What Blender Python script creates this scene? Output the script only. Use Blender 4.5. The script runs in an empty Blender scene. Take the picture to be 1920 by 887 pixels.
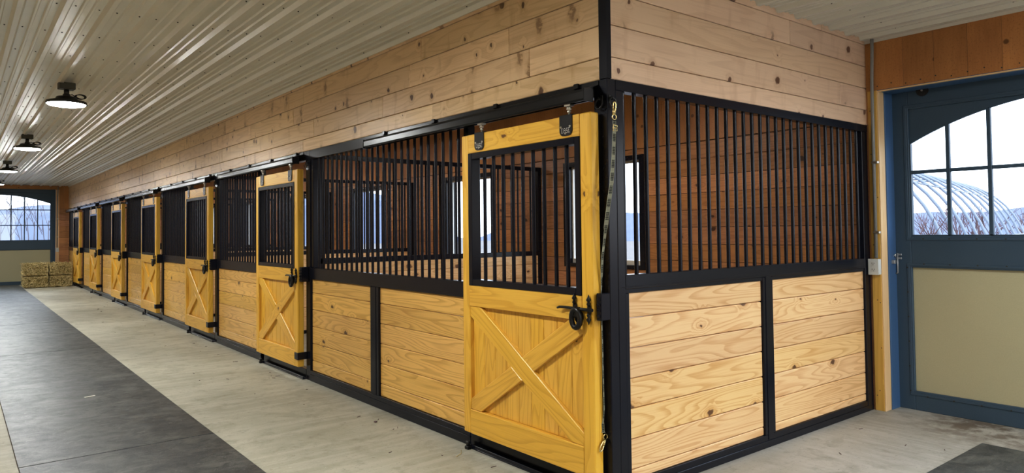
import bpy, bmesh, math, random
from mathutils import Matrix, Vector
random.seed(7)
S = bpy.context.scene
COL = S.collection
PI = math.pi

# ------------------------------------------------------------------ materials
def _mat(name):
    m = bpy.data.materials.new(name); m.use_nodes = True
    nt = m.node_tree; nt.nodes.clear()
    out = nt.nodes.new('ShaderNodeOutputMaterial')
    return m, nt, out

class NB:
    """tiny node-building helper"""
    def __init__(s, nt): s.nt = nt
    def n(s, t, **kw):
        nd = s.nt.nodes.new(t)
        for k, v in kw.items(): setattr(nd, k, v)
        return nd
    def set(s, inp, v):
        if isinstance(v, bpy.types.NodeSocket): s.nt.links.new(v, inp)
        else: inp.default_value = v
    def math(s, op, a, b=None, c=None, clamp=False):
        nd = s.n('ShaderNodeMath', operation=op, use_clamp=clamp)
        s.set(nd.inputs[0], a)
        if b is not None: s.set(nd.inputs[1], b)
        if c is not None: s.set(nd.inputs[2], c)
        return nd.outputs[0]
    def mix(s, f, a, b, blend='MIX'):
        nd = s.n('ShaderNodeMix', data_type='RGBA', blend_type=blend)
        s.set(nd.inputs[0], f); s.set(nd.inputs[6], a); s.set(nd.inputs[7], b)
        return nd.outputs[2]
    def comb(s, x, y, z=0.0):
        nd = s.n('ShaderNodeCombineXYZ')
        s.set(nd.inputs[0], x); s.set(nd.inputs[1], y); s.set(nd.inputs[2], z)
        return nd.outputs[0]
    def noise(s, vec, scale=1.0, detail=2.0, rough=0.5, dist=0.0, dim='3D'):
        nd = s.n('ShaderNodeTexNoise', noise_dimensions=dim)
        if vec is not None: s.set(nd.inputs['Vector'], vec)
        s.set(nd.inputs['Scale'], scale); s.set(nd.inputs['Detail'], detail)
        s.set(nd.inputs['Roughness'], rough); s.set(nd.inputs['Distortion'], dist)
        return nd.outputs[0]
    def smooth(s, v, a, b, lo=0.0, hi=1.0):
        nd = s.n('ShaderNodeMapRange', interpolation_type='SMOOTHSTEP')
        s.set(nd.inputs[0], v); s.set(nd.inputs[1], a); s.set(nd.inputs[2], b)
        s.set(nd.inputs[3], lo); s.set(nd.inputs[4], hi)
        return nd.outputs[0]
    def obj(s):
        return s.n('ShaderNodeTexCoord').outputs['Object']
    def sep(s, v):
        nd = s.n('ShaderNodeSeparateXYZ'); s.set(nd.inputs[0], v); return nd.outputs
    def bsdf(s, out, color, rough=0.5, metal=0.0, spec=0.5, bump=None, bs=0.2, bd=0.01, emis=None, es=0.0, coat=0.0):
        nd = s.n('ShaderNodeBsdfPrincipled')
        s.set(nd.inputs['Base Color'], color); s.set(nd.inputs['Roughness'], rough)
        s.set(nd.inputs['Metallic'], metal); s.set(nd.inputs['Specular IOR Level'], spec)
        s.set(nd.inputs['Coat Weight'], coat)
        if emis is not None:
            s.set(nd.inputs['Emission Color'], emis); s.set(nd.inputs['Emission Strength'], es)
        if bump is not None:
            b = s.n('ShaderNodeBump'); s.set(b.inputs['Strength'], bs); s.set(b.inputs['Distance'], bd)
            s.set(b.inputs['Height'], bump); s.nt.links.new(b.outputs[0], nd.inputs['Normal'])
        s.nt.links.new(nd.outputs[0], out.inputs[0])
        return nd

def C(r, g, b): return (r, g, b, 1.0)
def srgb(r, g, b):
    f = lambda c: ((c/255+0.055)/1.055)**2.4 if c > 10 else c/255/12.92
    return (f(r), f(g), f(b), 1.0)

def wood(name, light, dark, knot, axis='Y', knots=3.6, keep=0.5, rings=9.0, contrast=0.6, rough=0.4,
         var=0.16, spec=0.4, knotr=0.017, fibre=150.0, smudge=0.0, hv=1.0, dash=0.0, kl=0.62):
    m, nt, out = _mat(name); b = NB(nt)
    x, y, z = b.sep(b.obj())
    if axis == 'X': L, A = x, b.math('ADD', y, z)
    elif axis == 'Y': L, A = y, b.math('ADD', x, z)
    else: L, A = z, b.math('ADD', x, y)
    isl = b.n('ShaderNodeNewGeometry').outputs['Random Per Island']
    obr = b.n('ShaderNodeObjectInfo').outputs['Random']
    rnd = b.math('FRACT', b.math('ADD', b.math('MULTIPLY', isl, 17.31), b.math('MULTIPLY', obr, 7.77)))
    L = b.math('ADD', L, b.math('MULTIPLY', rnd, 53.0)); A = b.math('ADD', A, b.math('MULTIPLY', rnd, 19.0))
    # knots
    vo = b.n('ShaderNodeTexVoronoi', voronoi_dimensions='2D', feature='F1')
    wob = b.noise(b.comb(L, A), scale=26.0, detail=1.0, dim='2D')
    b.set(vo.inputs['Vector'], b.comb(b.math('ADD', b.math('MULTIPLY', L, kl), b.math('MULTIPLY', wob, 0.022)), b.math('ADD', A, b.math('MULTIPLY', wob, 0.018))))
    b.set(vo.inputs['Scale'], knots)
    d = b.math('DIVIDE', vo.outputs['Distance'], knots)
    cr = b.sep(vo.outputs['Color'])
    kp = b.math('LESS_THAN', cr[0], keep)
    rad = b.math('MULTIPLY', b.math('ADD', 0.22, b.math('MULTIPLY', b.math('POWER', cr[1], 1.6), 0.95)), knotr)
    km = b.math('MULTIPLY', b.smooth(b.math('DIVIDE', d, rad), 0.7, 1.15, 1.0, 0.0), kp)
    halo = b.math('MULTIPLY', b.smooth(d, 0.0, 0.075, 1.0, 0.0), kp)
    # cathedral figure = contour lines of a stretched noise field bent round the knots
    f = b.noise(b.comb(b.math('MULTIPLY', L, 0.60), b.math('MULTIPLY', A, 6.5)), scale=1.0, detail=1.5, rough=0.45, dim='2D')
    f = b.math('ADD', f, b.math('MULTIPLY', halo, 0.16))
    ring = b.math('FRACT', b.math('MULTIPLY', f, rings))
    ringm = b.math('MULTIPLY', b.smooth(ring, 0.40, 0.90), b.smooth(ring, 0.92, 1.0, 1.0, 0.0))
    fib = b.noise(b.comb(b.math('MULTIPLY', L, 3.0), b.math('MULTIPLY', A, fibre)), scale=1.0, detail=2.0, dim='2D')
    big = b.noise(b.comb(b.math('MULTIPLY', L, 1.3), b.math('MULTIPLY', A, 3.0)), scale=1.0, detail=2.0, dim='2D')
    t = b.math('ADD', b.math('MULTIPLY', ringm, contrast), b.math('MULTIPLY', b.math('SUBTRACT', fib, 0.42), 0.55))
    t = b.math('ADD', t, b.math('MULTIPLY', b.math('SUBTRACT', big, 0.5), 0.55), clamp=True)
    col = b.mix(t, light, dark)
    col = b.mix(b.math('MULTIPLY', b.smooth(b.math('DIVIDE', d, rad), 1.0, 3.0, 0.45, 0.0), kp), col, dark)
    col = b.mix(b.math('MULTIPLY', km, 0.9), col, knot)
    if smudge > 0:
        sm = b.noise(b.comb(b.math('MULTIPLY', L, 7.0), b.math('MULTIPLY', A, 2.2)), scale=1.0, detail=3.0, dim='2D')
        col = b.mix(b.smooth(sm, 0.6, 0.78, 0.0, smudge), col, dark)
    if dash > 0:     # resin streaks and grouped knots running across the board
        vd = b.n('ShaderNodeTexVoronoi', voronoi_dimensions='2D', feature='F1')
        b.set(vd.inputs['Vector'], b.comb(b.math('ADD', b.math('MULTIPLY', L, 1.0), b.math('MULTIPLY', wob, 0.05)), b.math('MULTIPLY', A, 0.42))); b.set(vd.inputs['Scale'], 2.3)
        cd = b.sep(vd.outputs['Color'])
        br = b.noise(b.comb(b.math('MULTIPLY', L, 14.0), b.math('MULTIPLY', A, 34.0)), scale=1.0, detail=2.0, dim='2D')
        dm = b.math('MULTIPLY', b.math('LESS_THAN', cd[0], dash), b.smooth(vd.outputs['Distance'], 0.03, 0.075, 1.0, 0.0))
        dm = b.math('MULTIPLY', dm, b.smooth(br, 0.36, 0.52))
        col = b.mix(b.math('MULTIPLY', dm, 0.85), col, knot)
        sm2 = b.math('MULTIPLY', b.math('LESS_THAN', cd[0], dash), b.smooth(vd.outputs['Distance'], 0.02, 0.16, 0.5, 0.0))
        col = b.mix(sm2, col, dark)
    val = b.math('ADD', 1.0 - var*0.5, b.math('MULTIPLY', rnd, var))
    rnd2 = b.math('FRACT', b.math('MULTIPLY', rnd, 9.13))
    hs = b.n('ShaderNodeHueSaturation')
    b.set(hs.inputs['Hue'], b.math('ADD', 0.5-0.004*hv, b.math('MULTIPLY', rnd2, 0.008*hv)))
    b.set(hs.inputs['Saturation'], b.math('ADD', 1.0-0.05*hv, b.math('MULTIPLY', rnd2, 0.10*hv)))
    b.set(hs.inputs['Value'], val); b.set(hs.inputs['Color'], col)
    b.bsdf(out, hs.outputs[0], rough=rough, spec=spec, bump=b.math('SUBTRACT', fib, km), bs=0.12, bd=0.002)
    return m

def plain(name, col, rough=0.5, metal=0.0, spec=0.5, nscale=30.0, namt=0.06, bump=0.0, coat=0.0):
    m, nt, out = _mat(name); b = NB(nt)
    nz = b.noise(b.obj(), scale=nscale, detail=3.0)
    v = b.math('ADD', 1.0-namt, b.math('MULTIPLY', nz, 2*namt))
    c = b.mix(1.0, col, b.comb(v, v, v), 'MULTIPLY')
    b.bsdf(out, c, rough=rough, metal=metal, spec=spec, bump=nz if bump else None, bs=bump, bd=0.002, coat=coat)
    return m

def emis(name, col, s):
    m, nt, out = _mat(name); b = NB(nt)
    b.bsdf(out, col, rough=0.4, emis=col, es=s); return m

def mk_concrete():
    m, nt, out = _mat('concrete'); b = NB(nt)
    P = b.obj(); x, y, z = b.sep(P)
    n1 = b.noise(P, 0.9, 4.0, 0.6); n2 = b.noise(P, 7.0, 5.0, 0.65); n3 = b.noise(P, 60.0, 3.0)
    sx = b.noise(b.comb(b.math('MULTIPLY', x, 0.8), b.math('MULTIPLY', y, 12.0)), 1.0, 4.0, 0.6, dim='2D')
    sy = b.noise(b.comb(b.math('MULTIPLY', x, 22.0), b.math('MULTIPLY', y, 2.2)), 1.0, 4.0, 0.6, dim='2D')
    side = b.smooth(b.math('SUBTRACT', x, b.math('MULTIPLY', y, 1.0)), 0.9, 2.2)
    streak = b.math('ADD', b.math('MULTIPLY', sx, b.math('SUBTRACT', 1.0, side)), b.math('MULTIPLY', sy, side))
    col = b.mix(b.smooth(n1, 0.3, 0.7), C(.335, .325, .255), C(.455, .445, .365))
    col = b.mix(b.smooth(streak, 0.40, 0.66, 0.0, 0.38), col, C(.52, .51, .44))
    col = b.mix(b.smooth(n2, 0.52, 0.70, 0.0, 0.45), col, C(.27, .255, .195))
    col = b.mix(b.smooth(n3, 0.60, 0.72, 0.0, 0.45), col, C(.2, .18, .15))
    n6 = b.noise(P, 2.4, 6.0, 0.7, 0.8); n7 = b.noise(P, 28.0, 4.0, 0.65, 0.5)
    col = b.mix(b.smooth(n6, 0.50, 0.36, 0.0, 0.40), col, C(.25, .235, .175))
    col = b.mix(b.smooth(n7, 0.62, 0.72, 0.0, 0.50), col, C(.19, .17, .125))
    col = b.mix(b.smooth(n7, 0.36, 0.26, 0.0, 0.40), col, C(.62, .61, .55))
    # grime along the foot of the barn door
    gr = b.math('MULTIPLY', b.smooth(x, 2.4, 3.1), b.smooth(y, -0.2, -0.6))
    col = b.mix(b.math('MULTIPLY', gr, b.smooth(n2, 0.35, 0.6)), col, C(.17, .14, .10))
    day_tint = b.smooth(x, -0.6, 1.2)  # cool daylight on the right-hand floor, painted into the concrete colour
    col = b.mix(b.math('MULTIPLY', day_tint, 0.75), col, b.mix(1.0, col, C(1.02, 1.02, 1.16), 'MULTIPLY'))
    b.bsdf(out, col, rough=b.math('ADD', 0.42, b.math('MULTIPLY', n2, 0.3)), spec=0.4,
           bump=b.math('ADD', streak, b.math('MULTIPLY', n3, 0.4)), bs=0.25, bd=0.004)
    return m

def mk_rubber():
    m, nt, out = _mat('rubber'); b = NB(nt)
    P = b.obj(); n1 = b.noise(P, 1.6, 4.0, 0.6); n2 = b.noise(P, 9.0, 5.0, 0.7, 0.6); n3 = b.noise(P, 130.0, 2.0)
    x, y, z = b.sep(P)
    st = b.noise(b.comb(b.math('MULTIPLY', x, 3.0), b.math('MULTIPLY', y, 11.0)), 1.0, 5.0, 0.7, dim='2D')
    col = b.mix(b.smooth(n1, 0.3, 0.7), C(.034, .038, .041), C(.070, .076, .076))
    col = b.mix(b.smooth(st, 0.48, 0.70, 0.0, 0.65), col, C(.135, .14, .132))
    col = b.mix(b.smooth(n2, 0.50, 0.68, 0.0, 0.65), col, C(.021, .024, .027))
    n4 = b.noise(P, 3.2, 7.0, 0.72, 1.2); n5 = b.noise(P, 17.0, 5.0, 0.7, 1.0)
    col = b.mix(b.smooth(n4, 0.50, 0.64, 0.0, 0.55), col, C(.125, .132, .122))
    col = b.mix(b.smooth(n4, 0.50, 0.36, 0.0, 0.6), col, C(.018, .021, .025))
    col = b.mix(b.smooth(n5, 0.60, 0.70, 0.0, 0.55), col, C(.21, .215, .20))
    col = b.mix(b.smooth(n3, 0.62, 0.72, 0.0, 0.5), col, C(.26, .25, .23))
    b.bsdf(out, col, rough=b.math('ADD', 0.30, b.math('MULTIPLY', n2, 0.26)), spec=0.5,
           bump=b.math('ADD', n2, b.math('MULTIPLY', n3, 0.5)), bs=0.3, bd=0.003)
    return m

def mk_glass():
    m, nt, out = _mat('glass'); b = NB(nt)
    tr = b.n('ShaderNodeBsdfTransparent'); gl = b.n('ShaderNodeBsdfGlossy')
    b.set(tr.inputs[0], C(.93, .96, 1.0)); b.set(gl.inputs['Roughness'], 0.03)
    lw = b.n('ShaderNodeLayerWeight'); b.set(lw.inputs[0], 0.5)
    fac = b.math('ADD', 0.035, b.math('MULTIPLY', b.math('POWER', lw.outputs['Facing'], 5.0), 0.7))
    mx = b.n('ShaderNodeMixShader'); b.set(mx.inputs[0], fac)
    nt.links.new(tr.outputs[0], mx.inputs[1]); nt.links.new(gl.outputs[0], mx.inputs[2])
    nt.links.new(mx.outputs[0], out.inputs[0]); return m

def mk_ply():
    m, nt, out = _mat('plywood'); b = NB(nt)
    x, y, z = b.sep(b.obj())
    isl = b.n('ShaderNodeNewGeometry').outputs['Random Per Island']
    A = b.math('ADD', b.math('ADD', x, y), b.math('MULTIPLY', isl, 31.0))
    n1 = b.noise(b.comb(b.math('MULTIPLY', A, 60.0), b.math('MULTIPLY', z, 4.0)), 1.0, 3.0, 0.6, dim='2D')
    n2 = b.noise(b.comb(b.math('MULTIPLY', A, 5.0), b.math('MULTIPLY', z, 2.0)), 1.0, 3.0, dim='2D')
    n3 = b.noise(b.comb(b.math('MULTIPLY', A, 90.0), b.math('MULTIPLY', z, 70.0)), 1.0, 2.0, dim='2D')
    t = b.math('ADD', b.math('MULTIPLY', n1, 0.5), b.math('MULTIPLY', b.math('SUBTRACT', n2, 0.3), 0.9), clamp=True)
    col = b.mix(t, C(.56, .27, .09), C(.34, .14, .045))
    col = b.mix(b.smooth(n3, 0.55, 0.75, 0.0, 0.4), col, C(.26, .11, .04))
    vo = b.n('ShaderNodeTexVoronoi', voronoi_dimensions='2D'); b.set(vo.inputs['Vector'], b.comb(A, z)); b.set(vo.inputs['Scale'], 2.6)
    kp = b.math('LESS_THAN', b.sep(vo.outputs['Color'])[0], 0.45)
    col = b.mix(b.math('MULTIPLY', b.smooth(vo.outputs['Distance'], 0.03, 0.06, 0.85, 0.0), kp), col, C(.12, .05, .02))
    hs = b.n('ShaderNodeHueSaturation'); b.set(hs.inputs['Value'], b.math('ADD', 0.85, b.math('MULTIPLY', isl, 0.25))); b.set(hs.inputs['Color'], col)
    b.bsdf(out, hs.outputs[0], rough=0.45, spec=0.35); return m

def mk_straw():
    m, nt, out = _mat('straw'); b = NB(nt)
    isl = b.n('ShaderNodeNewGeometry').outputs['Random Per Island']
    n1 = b.noise(b.obj(), 40.0, 4.0)
    col = b.mix(isl, C(.40, .31, .12), C(.92, .80, .48))
    col = b.mix(b.smooth(n1, 0.45, 0.7, 0.0, 0.6), col, C(.14, .11, .03))
    b.bsdf(out, col, rough=0.7, spec=0.2); return m

def mk_hay():
    m, nt, out = _mat('hay'); b = NB(nt)
    n1 = b.noise(b.obj(), 26.0, 5.0, 0.7, 1.5); n2 = b.noise(b.obj(), 8.0, 3.0)
    col = b.mix(b.smooth(n1, 0.35, 0.65), C(.07, .052, .015), C(.52, .41, .18))
    col = b.mix(b.smooth(n2, 0.4, 0.7, 0.0, 0.4), col, C(.2, .19, .05))
    b.bsdf(out, col, rough=0.85, spec=0.1, bump=n1, bs=1.0, bd=0.03); return m

def mk_strap():
    m, nt, out = _mat('strap'); b = NB(nt)
    x, y, z = b.sep(b.n('ShaderNodeTexCoord').outputs['UV'])
    bands = b.math('GREATER_THAN', b.math('FRACT', b.math('MULTIPLY', y, 14.0)), 0.62)
    chk = b.math('GREATER_THAN', b.math('FRACT', b.math('MULTIPLY', y, 110.0)), 0.5)
    chx = b.math('GREATER_THAN', b.math('FRACT', b.math('MULTIPLY', x, 5.0)), 0.6)
    k = b.math('MAXIMUM', b.math('MULTIPLY', chk, chx), b.math('MULTIPLY', bands, 0.6))
    edge = b.math('GREATER_THAN', b.math('ABSOLUTE', b.math('SUBTRACT', x, 0.5)), 0.43)
    col = b.mix(b.math('MAXIMUM', k, edge), C(.018, .02, .016), C(.36, .36, .27))
    b.bsdf(out, col, rough=0.7, spec=0.2); return m

M = {}
pine_l, pine_d, pine_k = C(.80, .565, .32), C(.60, .37, .165), C(.085, .032, .016)
for ax in 'XYZ':
    M['wall'+ax] = wood('pine_wall_'+ax, C(.72, .525, .31), C(.47, .295, .14), C(.075, .028, .012), ax, knots=3.4, keep=0.75, rings=8, contrast=0.34, rough=0.36, smudge=0.55, knotr=0.028, dash=0.85, spec=0.45, kl=1.15)
    M['door'+ax] = wood('yellow_pine_'+ax, C(.74, .455, .075), C(.50, .25, .022), C(.08, .026, .008), ax, knots=2.4, keep=0.26, rings=11, contrast=0.42, rough=0.36, var=0.10, spec=0.5, hv=0.35, knotr=0.011)
    M['board'+ax] = wood('stall_board_'+ax, C(.74, .475, .145), C(.45, .235, .042), C(.06, .02, .008), ax, knots=3.2, keep=0.55, rings=13, contrast=0.55, rough=0.30, var=0.18, spec=0.5, hv=0.8, knotr=0.021)
    M['pale'+ax] = wood('pale_stall_board_'+ax, C(.80, .55, .29), C(.52, .27, .085), C(.085, .03, .015), ax, knots=3.2, keep=0.62, rings=13, contrast=0.48, rough=0.34, var=0.18, spec=0.45, knotr=0.025, hv=0.9)
    M['inner'+ax] = wood('orange_wall_board_'+ax, C(.50, .245, .105), C(.31, .130, .048), C(.045, .015, .008), ax, knots=2.8, keep=0.6, rings=9, contrast=0.50, rough=0.40, var=0.40, knotr=0.022)
M['jamb'] = wood('honey_jamb', C(.66, .42, .12), C(.47, .26, .05), C(.06, .025, .01), 'Z', knots=2.0, keep=0.3, rings=7, contrast=0.35, rough=0.4)
M['jamb_pale'] = wood('pale_jamb', C(.78, .56, .33), C(.62, .39, .18), C(.1, .04, .02), 'Z', knots=1.5, keep=0.2, rings=7, contrast=0.3, rough=0.45)
M['side_daylit'] = wood('pine_wall_side', C(.78, .575, .40), C(.58, .385, .24), C(.12, .045, .022), 'X', knots=3.1, keep=0.72, rings=8, contrast=0.28, rough=0.38, smudge=0.42, knotr=0.028, dash=0.75, kl=1.0)  # paler and pinker than the aisle pine: daylight painted into the colour
M['black'] = plain('black_powder_coat', C(.0070, .0082, .0145), rough=0.24, spec=0.28, nscale=40, namt=0.15)  # blue of the reflected sky is mixed into the black base
M['track'] = plain('black_track_steel', C(.006, .006, .007), rough=0.26, spec=0.38, nscale=12, namt=0.3)
M['iron'] = plain('black_iron', C(.006, .006, .006), rough=0.36, spec=0.4, nscale=90, namt=0.3, bump=0.25)
M['blue'] = plain('blue_steel', C(.046, .084, .128), rough=0.48, spec=0.4, nscale=160, namt=0.12, bump=0.08)
M['jamb_lit'] = plain('window_lit_blue_steel', C(.06, .135, .27), rough=0.42, spec=0.45, nscale=120, namt=0.08)  # the door's blue steel, brightened by window light put into its colour
M['tan'] = plain('tan_steel', C(.45, .43, .29), rough=0.5, spec=0.35, nscale=220, namt=0.10, bump=0.06)
M['ceil'] = plain('white_ribbed_steel', C(.70, .70, .64), rough=0.31, spec=0.6, nscale=3.0, namt=0.06)
M['screw'] = plain('screw_head', C(.05, .05, .045), rough=0.4, metal=0.6)
M['zinc'] = plain('zinc', C(.62, .61, .56), rough=0.28, metal=1.0, nscale=90, namt=0.15)
M['galv'] = plain('galvanised', C(.42, .43, .43), rough=0.42, metal=0.7, nscale=70, namt=0.15)
M['brass'] = plain('brass', C(.80, .66, .33), rough=0.25, metal=1.0, nscale=80, namt=0.1)
M['conduit'] = plain('grey_conduit', C(.26, .26, .255), rough=0.5, nscale=50)
M['plate'] = plain('pale_plastic', C(.62, .64, .62), rough=0.4, nscale=50, namt=0.04)
M['dark'] = plain('dark_slot', C(.012, .012, .012), rough=0.6)
M['white'] = plain('white_mark', C(.75, .75, .72), rough=0.5, namt=0.02)
M['whitetrim'] = plain('white_trim', C(.68, .66, .60), rough=0.4, namt=0.03)
M['lampbody'] = plain('dark_lamp_body', C(.03, .03, .028), rough=0.35, metal=0.3)
M['lampbox'] = plain('olive_box', C(.07, .07, .05), rough=0.5)
M['lens'] = emis('lamp_lens', C(.985, 1.0, .99), 205.0)
M['lens2'] = emis('stall_lamp_lens', C(1.0, .93, .82), 70.0)
M['concrete'] = mk_concrete(); M['rubber'] = mk_rubber(); M['glass'] = mk_glass(); M['ply'] = mk_ply()
M['straw'] = mk_straw(); M['hay'] = mk_hay(); M['strap'] = mk_strap()
M['snow'] = plain('pale_winter_ground', C(.125, .115, .115), rough=0.9, nscale=2.0, namt=0.25)
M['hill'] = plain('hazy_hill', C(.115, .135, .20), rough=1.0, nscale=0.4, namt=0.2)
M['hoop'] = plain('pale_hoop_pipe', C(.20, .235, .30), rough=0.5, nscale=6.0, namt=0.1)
M['twig'] = plain('mauve_twig', C(.13, .085, .09), rough=0.9)
M['twig2'] = plain('grey_twig', C(.11, .10, .115), rough=0.9)
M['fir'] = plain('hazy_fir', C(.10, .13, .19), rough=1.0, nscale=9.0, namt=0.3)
M['paper'] = plain('paper', C(.7, .68, .6), rough=0.7)

# ------------------------------------------------------------------ mesh helpers
def bx(bm, x0, x1, y0, y1, z0, z1, c=0.0, mt=None, mi=0):
    if x0 > x1: x0, x1 = x1, x0
    if y0 > y1: y0, y1 = y1, y0
    if z0 > z1: z0, z1 = z1, z0
    c = min(c, 0.45*min(x1-x0, y1-y0, z1-z0))
    lo, hi = (x0, y0, z0), (x1, y1, z1)
    fs = []
    T = (lambda v: mt @ Vector(v)) if mt is not None else (lambda v: Vector(v))
    if c <= 0:
        v = {}
        for i in range(8):
            s = (i & 1, (i >> 1) & 1, (i >> 2) & 1)
            v[s] = bm.verts.new(T([hi[k] if s[k] else lo[k] for k in range(3)]))
        for a in range(3):
            b_, c_ = (a+1) % 3, (a+2) % 3
            for sd in (0, 1):
                q = []
                for (p, r) in ((0, 0), (1, 0), (1, 1), (0, 1)):
                    s = [0, 0, 0]; s[a] = sd; s[b_] = p; s[c_] = r; q.append(v[tuple(s)])
                fs.append(bm.faces.new(q if sd else q[::-1]))
    else:
        v = {}
        for i in range(8):
            s = (i & 1, (i >> 1) & 1, (i >> 2) & 1)
            for a in range(3):
                p = []
                for k in range(3):
                    e = hi[k] if s[k] else lo[k]
                    if k != a: e += (-c if s[k] else c)
                    p.append(e)
                v[s, a] = bm.verts.new(T(p))
        for a in range(3):
            b_, c_ = (a+1) % 3, (a+2) % 3
            for sd in (0, 1):
                q = []
                for (p, r) in ((0, 0), (1, 0), (1, 1), (0, 1)):
                    s = [0, 0, 0]; s[a] = sd; s[b_] = p; s[c_] = r; q.append(v[tuple(s), a])
                fs.append(bm.faces.new(q if sd else q[::-1]))
            for (p, r) in ((0, 0), (1, 0), (1, 1), (0, 1)):      # edge along axis a
                s0 = [0, 0, 0]; s0[b_] = p; s0[c_] = r; s1 = list(s0); s1[a] = 1
                s0, s1 = tuple(s0), tuple(s1)
                q = [v[s0, b_], v[s1, b_], v[s1, c_], v[s0, c_]]
                fs.append(bm.faces.new(q if p != r else q[::-1]))
        for i in range(8):
            s = (i & 1, (i >> 1) & 1, (i >> 2) & 1)
            q = [v[s, 0], v[s, 1], v[s, 2]]
            fs.append(bm.faces.new(q if (sum(s) % 2 == 1) else q[::-1]))
    for f in fs: f.material_index = mi
    return fs

def tube(bm, pts, r, seg=10, cap=True, mi=0, closed=False):
    pts = [Vector(p) for p in pts]
    n = len(pts); rs = r if isinstance(r, (list, tuple)) else [r]*n
    rings = []; prev = None
    for i, p in enumerate(pts):
        if closed: d = pts[(i+1) % n] - pts[i-1]
        elif i == 0: d = pts[1]-pts[0]
        elif i == n-1: d = pts[-1]-pts[-2]
        else: d = (pts[i+1]-pts[i]).normalized() + (pts[i]-pts[i-1]).normalized()
        d.normalize()
        if prev is None:
            u = d.cross(Vector((0, 0, 1)))
            if u.length < 1e-3: u = d.cross(Vector((1, 0, 0)))
        else: u = prev - d*prev.dot(d)
        u.normalize(); w = d.cross(u); prev = u
        rings.append([bm.verts.new(p + (u*math.cos(2*PI*k/seg) + w*math.sin(2*PI*k/seg))*rs[i]) for k in range(seg)])
    m = n if closed else n-1
    for i in range(m):
        A, B = rings[i], rings[(i+1) % n]
        for k in range(seg):
            f = bm.faces.new([A[k], A[(k+1) % seg], B[(k+1) % seg], B[k]]); f.smooth = True; f.material_index = mi
    if cap and not closed:
        f = bm.faces.new(rings[0][::-1]); f.material_index = mi
        f = bm.faces.new(rings[-1]); f.material_index = mi

def lathe(bm, prof, seg=24, at=(0, 0, 0), axis='Z', mi=0):
    """prof: (r, h) list"""
    at = Vector(at); rings = []
    for r, h in prof:
        ring = []
        for k in range(seg):
            a = 2*PI*k/seg; c, s = r*math.cos(a), r*math.sin(a)
            v = (c, s, h) if axis == 'Z' else ((h, c, s) if axis == 'X' else (s, h, c))
            ring.append(bm.verts.new(at+Vector(v)))
        rings.append(ring)
    for A, B in zip(rings, rings[1:]):
        for k in range(seg):
            f = bm.faces.new([A[k], A[(k+1) % seg], B[(k+1) % seg], B[k]]); f.smooth = True; f.material_index = mi
    for R, rev in ((rings[0], True), (rings[-1], False)):
        f = bm.faces.new(R[::-1] if rev else R); f.material_index = mi

def prism(bm, poly, a0, a1, axis='Y', mi=0):
    """extrude a polygon; poly coords are the two remaining axes in order"""
    def P(p, a):
        if axis == 'X': return Vector((a, p[0], p[1]))
        if axis == 'Y': return Vector((p[0], a, p[1]))
        return Vector((p[0], p[1], a))
    A = [bm.verts.new(P(p, a0)) for p in poly]; B = [bm.verts.new(P(p, a1)) for p in poly]
    n = len(poly)
    for i in range(n):
        f = bm.faces.new([A[i], A[(i+1) % n], B[(i+1) % n], B[i]]); f.material_index = mi
    f = bm.faces.new(A[::-1]); f.material_index = mi
    f = bm.faces.new(B); f.material_index = mi

def obj(name, bm, mats, parent=None, recalc=True):
    if recalc: bmesh.ops.recalc_face_normals(bm, faces=bm.faces)
    me = bpy.data.meshes.new(name); bm.to_mesh(me); bm.free()
    for m in (mats if isinstance(mats, (list, tuple)) else [mats]): me.materials.append(m)
    o = bpy.data.objects.new(name, me); COL.objects.link(o)
    if parent is not None: o.parent = parent
    return o
def B(): return bmesh.new()
def thing(name, label, cat, loc=(0, 0, 0), rz=0.0, group=None):
    o = bpy.data.objects.new(name, None); COL.objects.link(o)
    o.empty_display_size = 0.1
    o.location = loc; o.rotation_euler = (0, 0, rz); o['label'] = label; o['category'] = cat
    if group: o['group'] = group
    return o
def tag(o, label, cat, group=None, kind=None):
    o['label'] = label; o['category'] = cat
    if group: o['group'] = group
    if kind: o['kind'] = kind
    return o
def struct(name, bm=None, m=None, label=None, cat=None, loc=(0, 0, 0), rz=0.0):
    if bm is None:
        o = bpy.data.objects.new(name, None); COL.objects.link(o)
    else: o = obj(name, bm, m)
    o.location = loc; o.rotation_euler = (0, 0, rz); o['kind'] = 'structure'
    if label: o['label'] = label
    if cat: o['category'] = cat
    return o
def dup(root, loc, label, group=None, rz=None):
    r = root.copy(); COL.objects.link(r); r.location = loc; r['label'] = label
    if rz is not None: r.rotation_euler = (0, 0, rz)
    if group: r['group'] = group
    def rec(src, dst):
        for ch in list(src.children):
            if ch.get('_skip'): continue
            c = ch.copy(); COL.objects.link(c); c.parent = dst
            rec(ch, c)
    rec(root, r)
    return r
def boards(bm, axis, f0, f1, a0, a1, zs, c=0.004, joints=None, gap=0.0012, vgap=0.0036):
    """horizontal boards: axis 'Y' -> front face x=f0, back x=f1, running a0..a1 along y. zs ascending seams"""
    for i in range(len(zs)-1):
        cuts = [a0] + (joints(i, a0, a1) if joints else []) + [a1]
        for s, e in zip(cuts, cuts[1:]):
            if e-s < 0.01: continue
            if axis == 'Y': bx(bm, f0, f1, s+gap/2, e-gap/2, zs[i]+(vgap/2 if i else 0), zs[i+1]-(vgap/2 if i < len(zs)-2 else 0), c)
            else: bx(bm, s+gap/2, e-gap/2, f0, f1, zs[i]+(vgap/2 if i else 0), zs[i+1]-(vgap/2 if i < len(zs)-2 else 0), c)
def rjoint(lo, hi, seed):
    R = random.Random(seed)
    def f(i, a0, a1):
        out = []; p = a0 + R.uniform(0.3, hi)
        while p < a1-0.4:
            out.append(p); p += R.uniform(lo, hi)
        return out
    return f
ORD = ['first', 'second', 'third', 'fourth', 'fifth', 'sixth', 'seventh', 'eighth']

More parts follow.
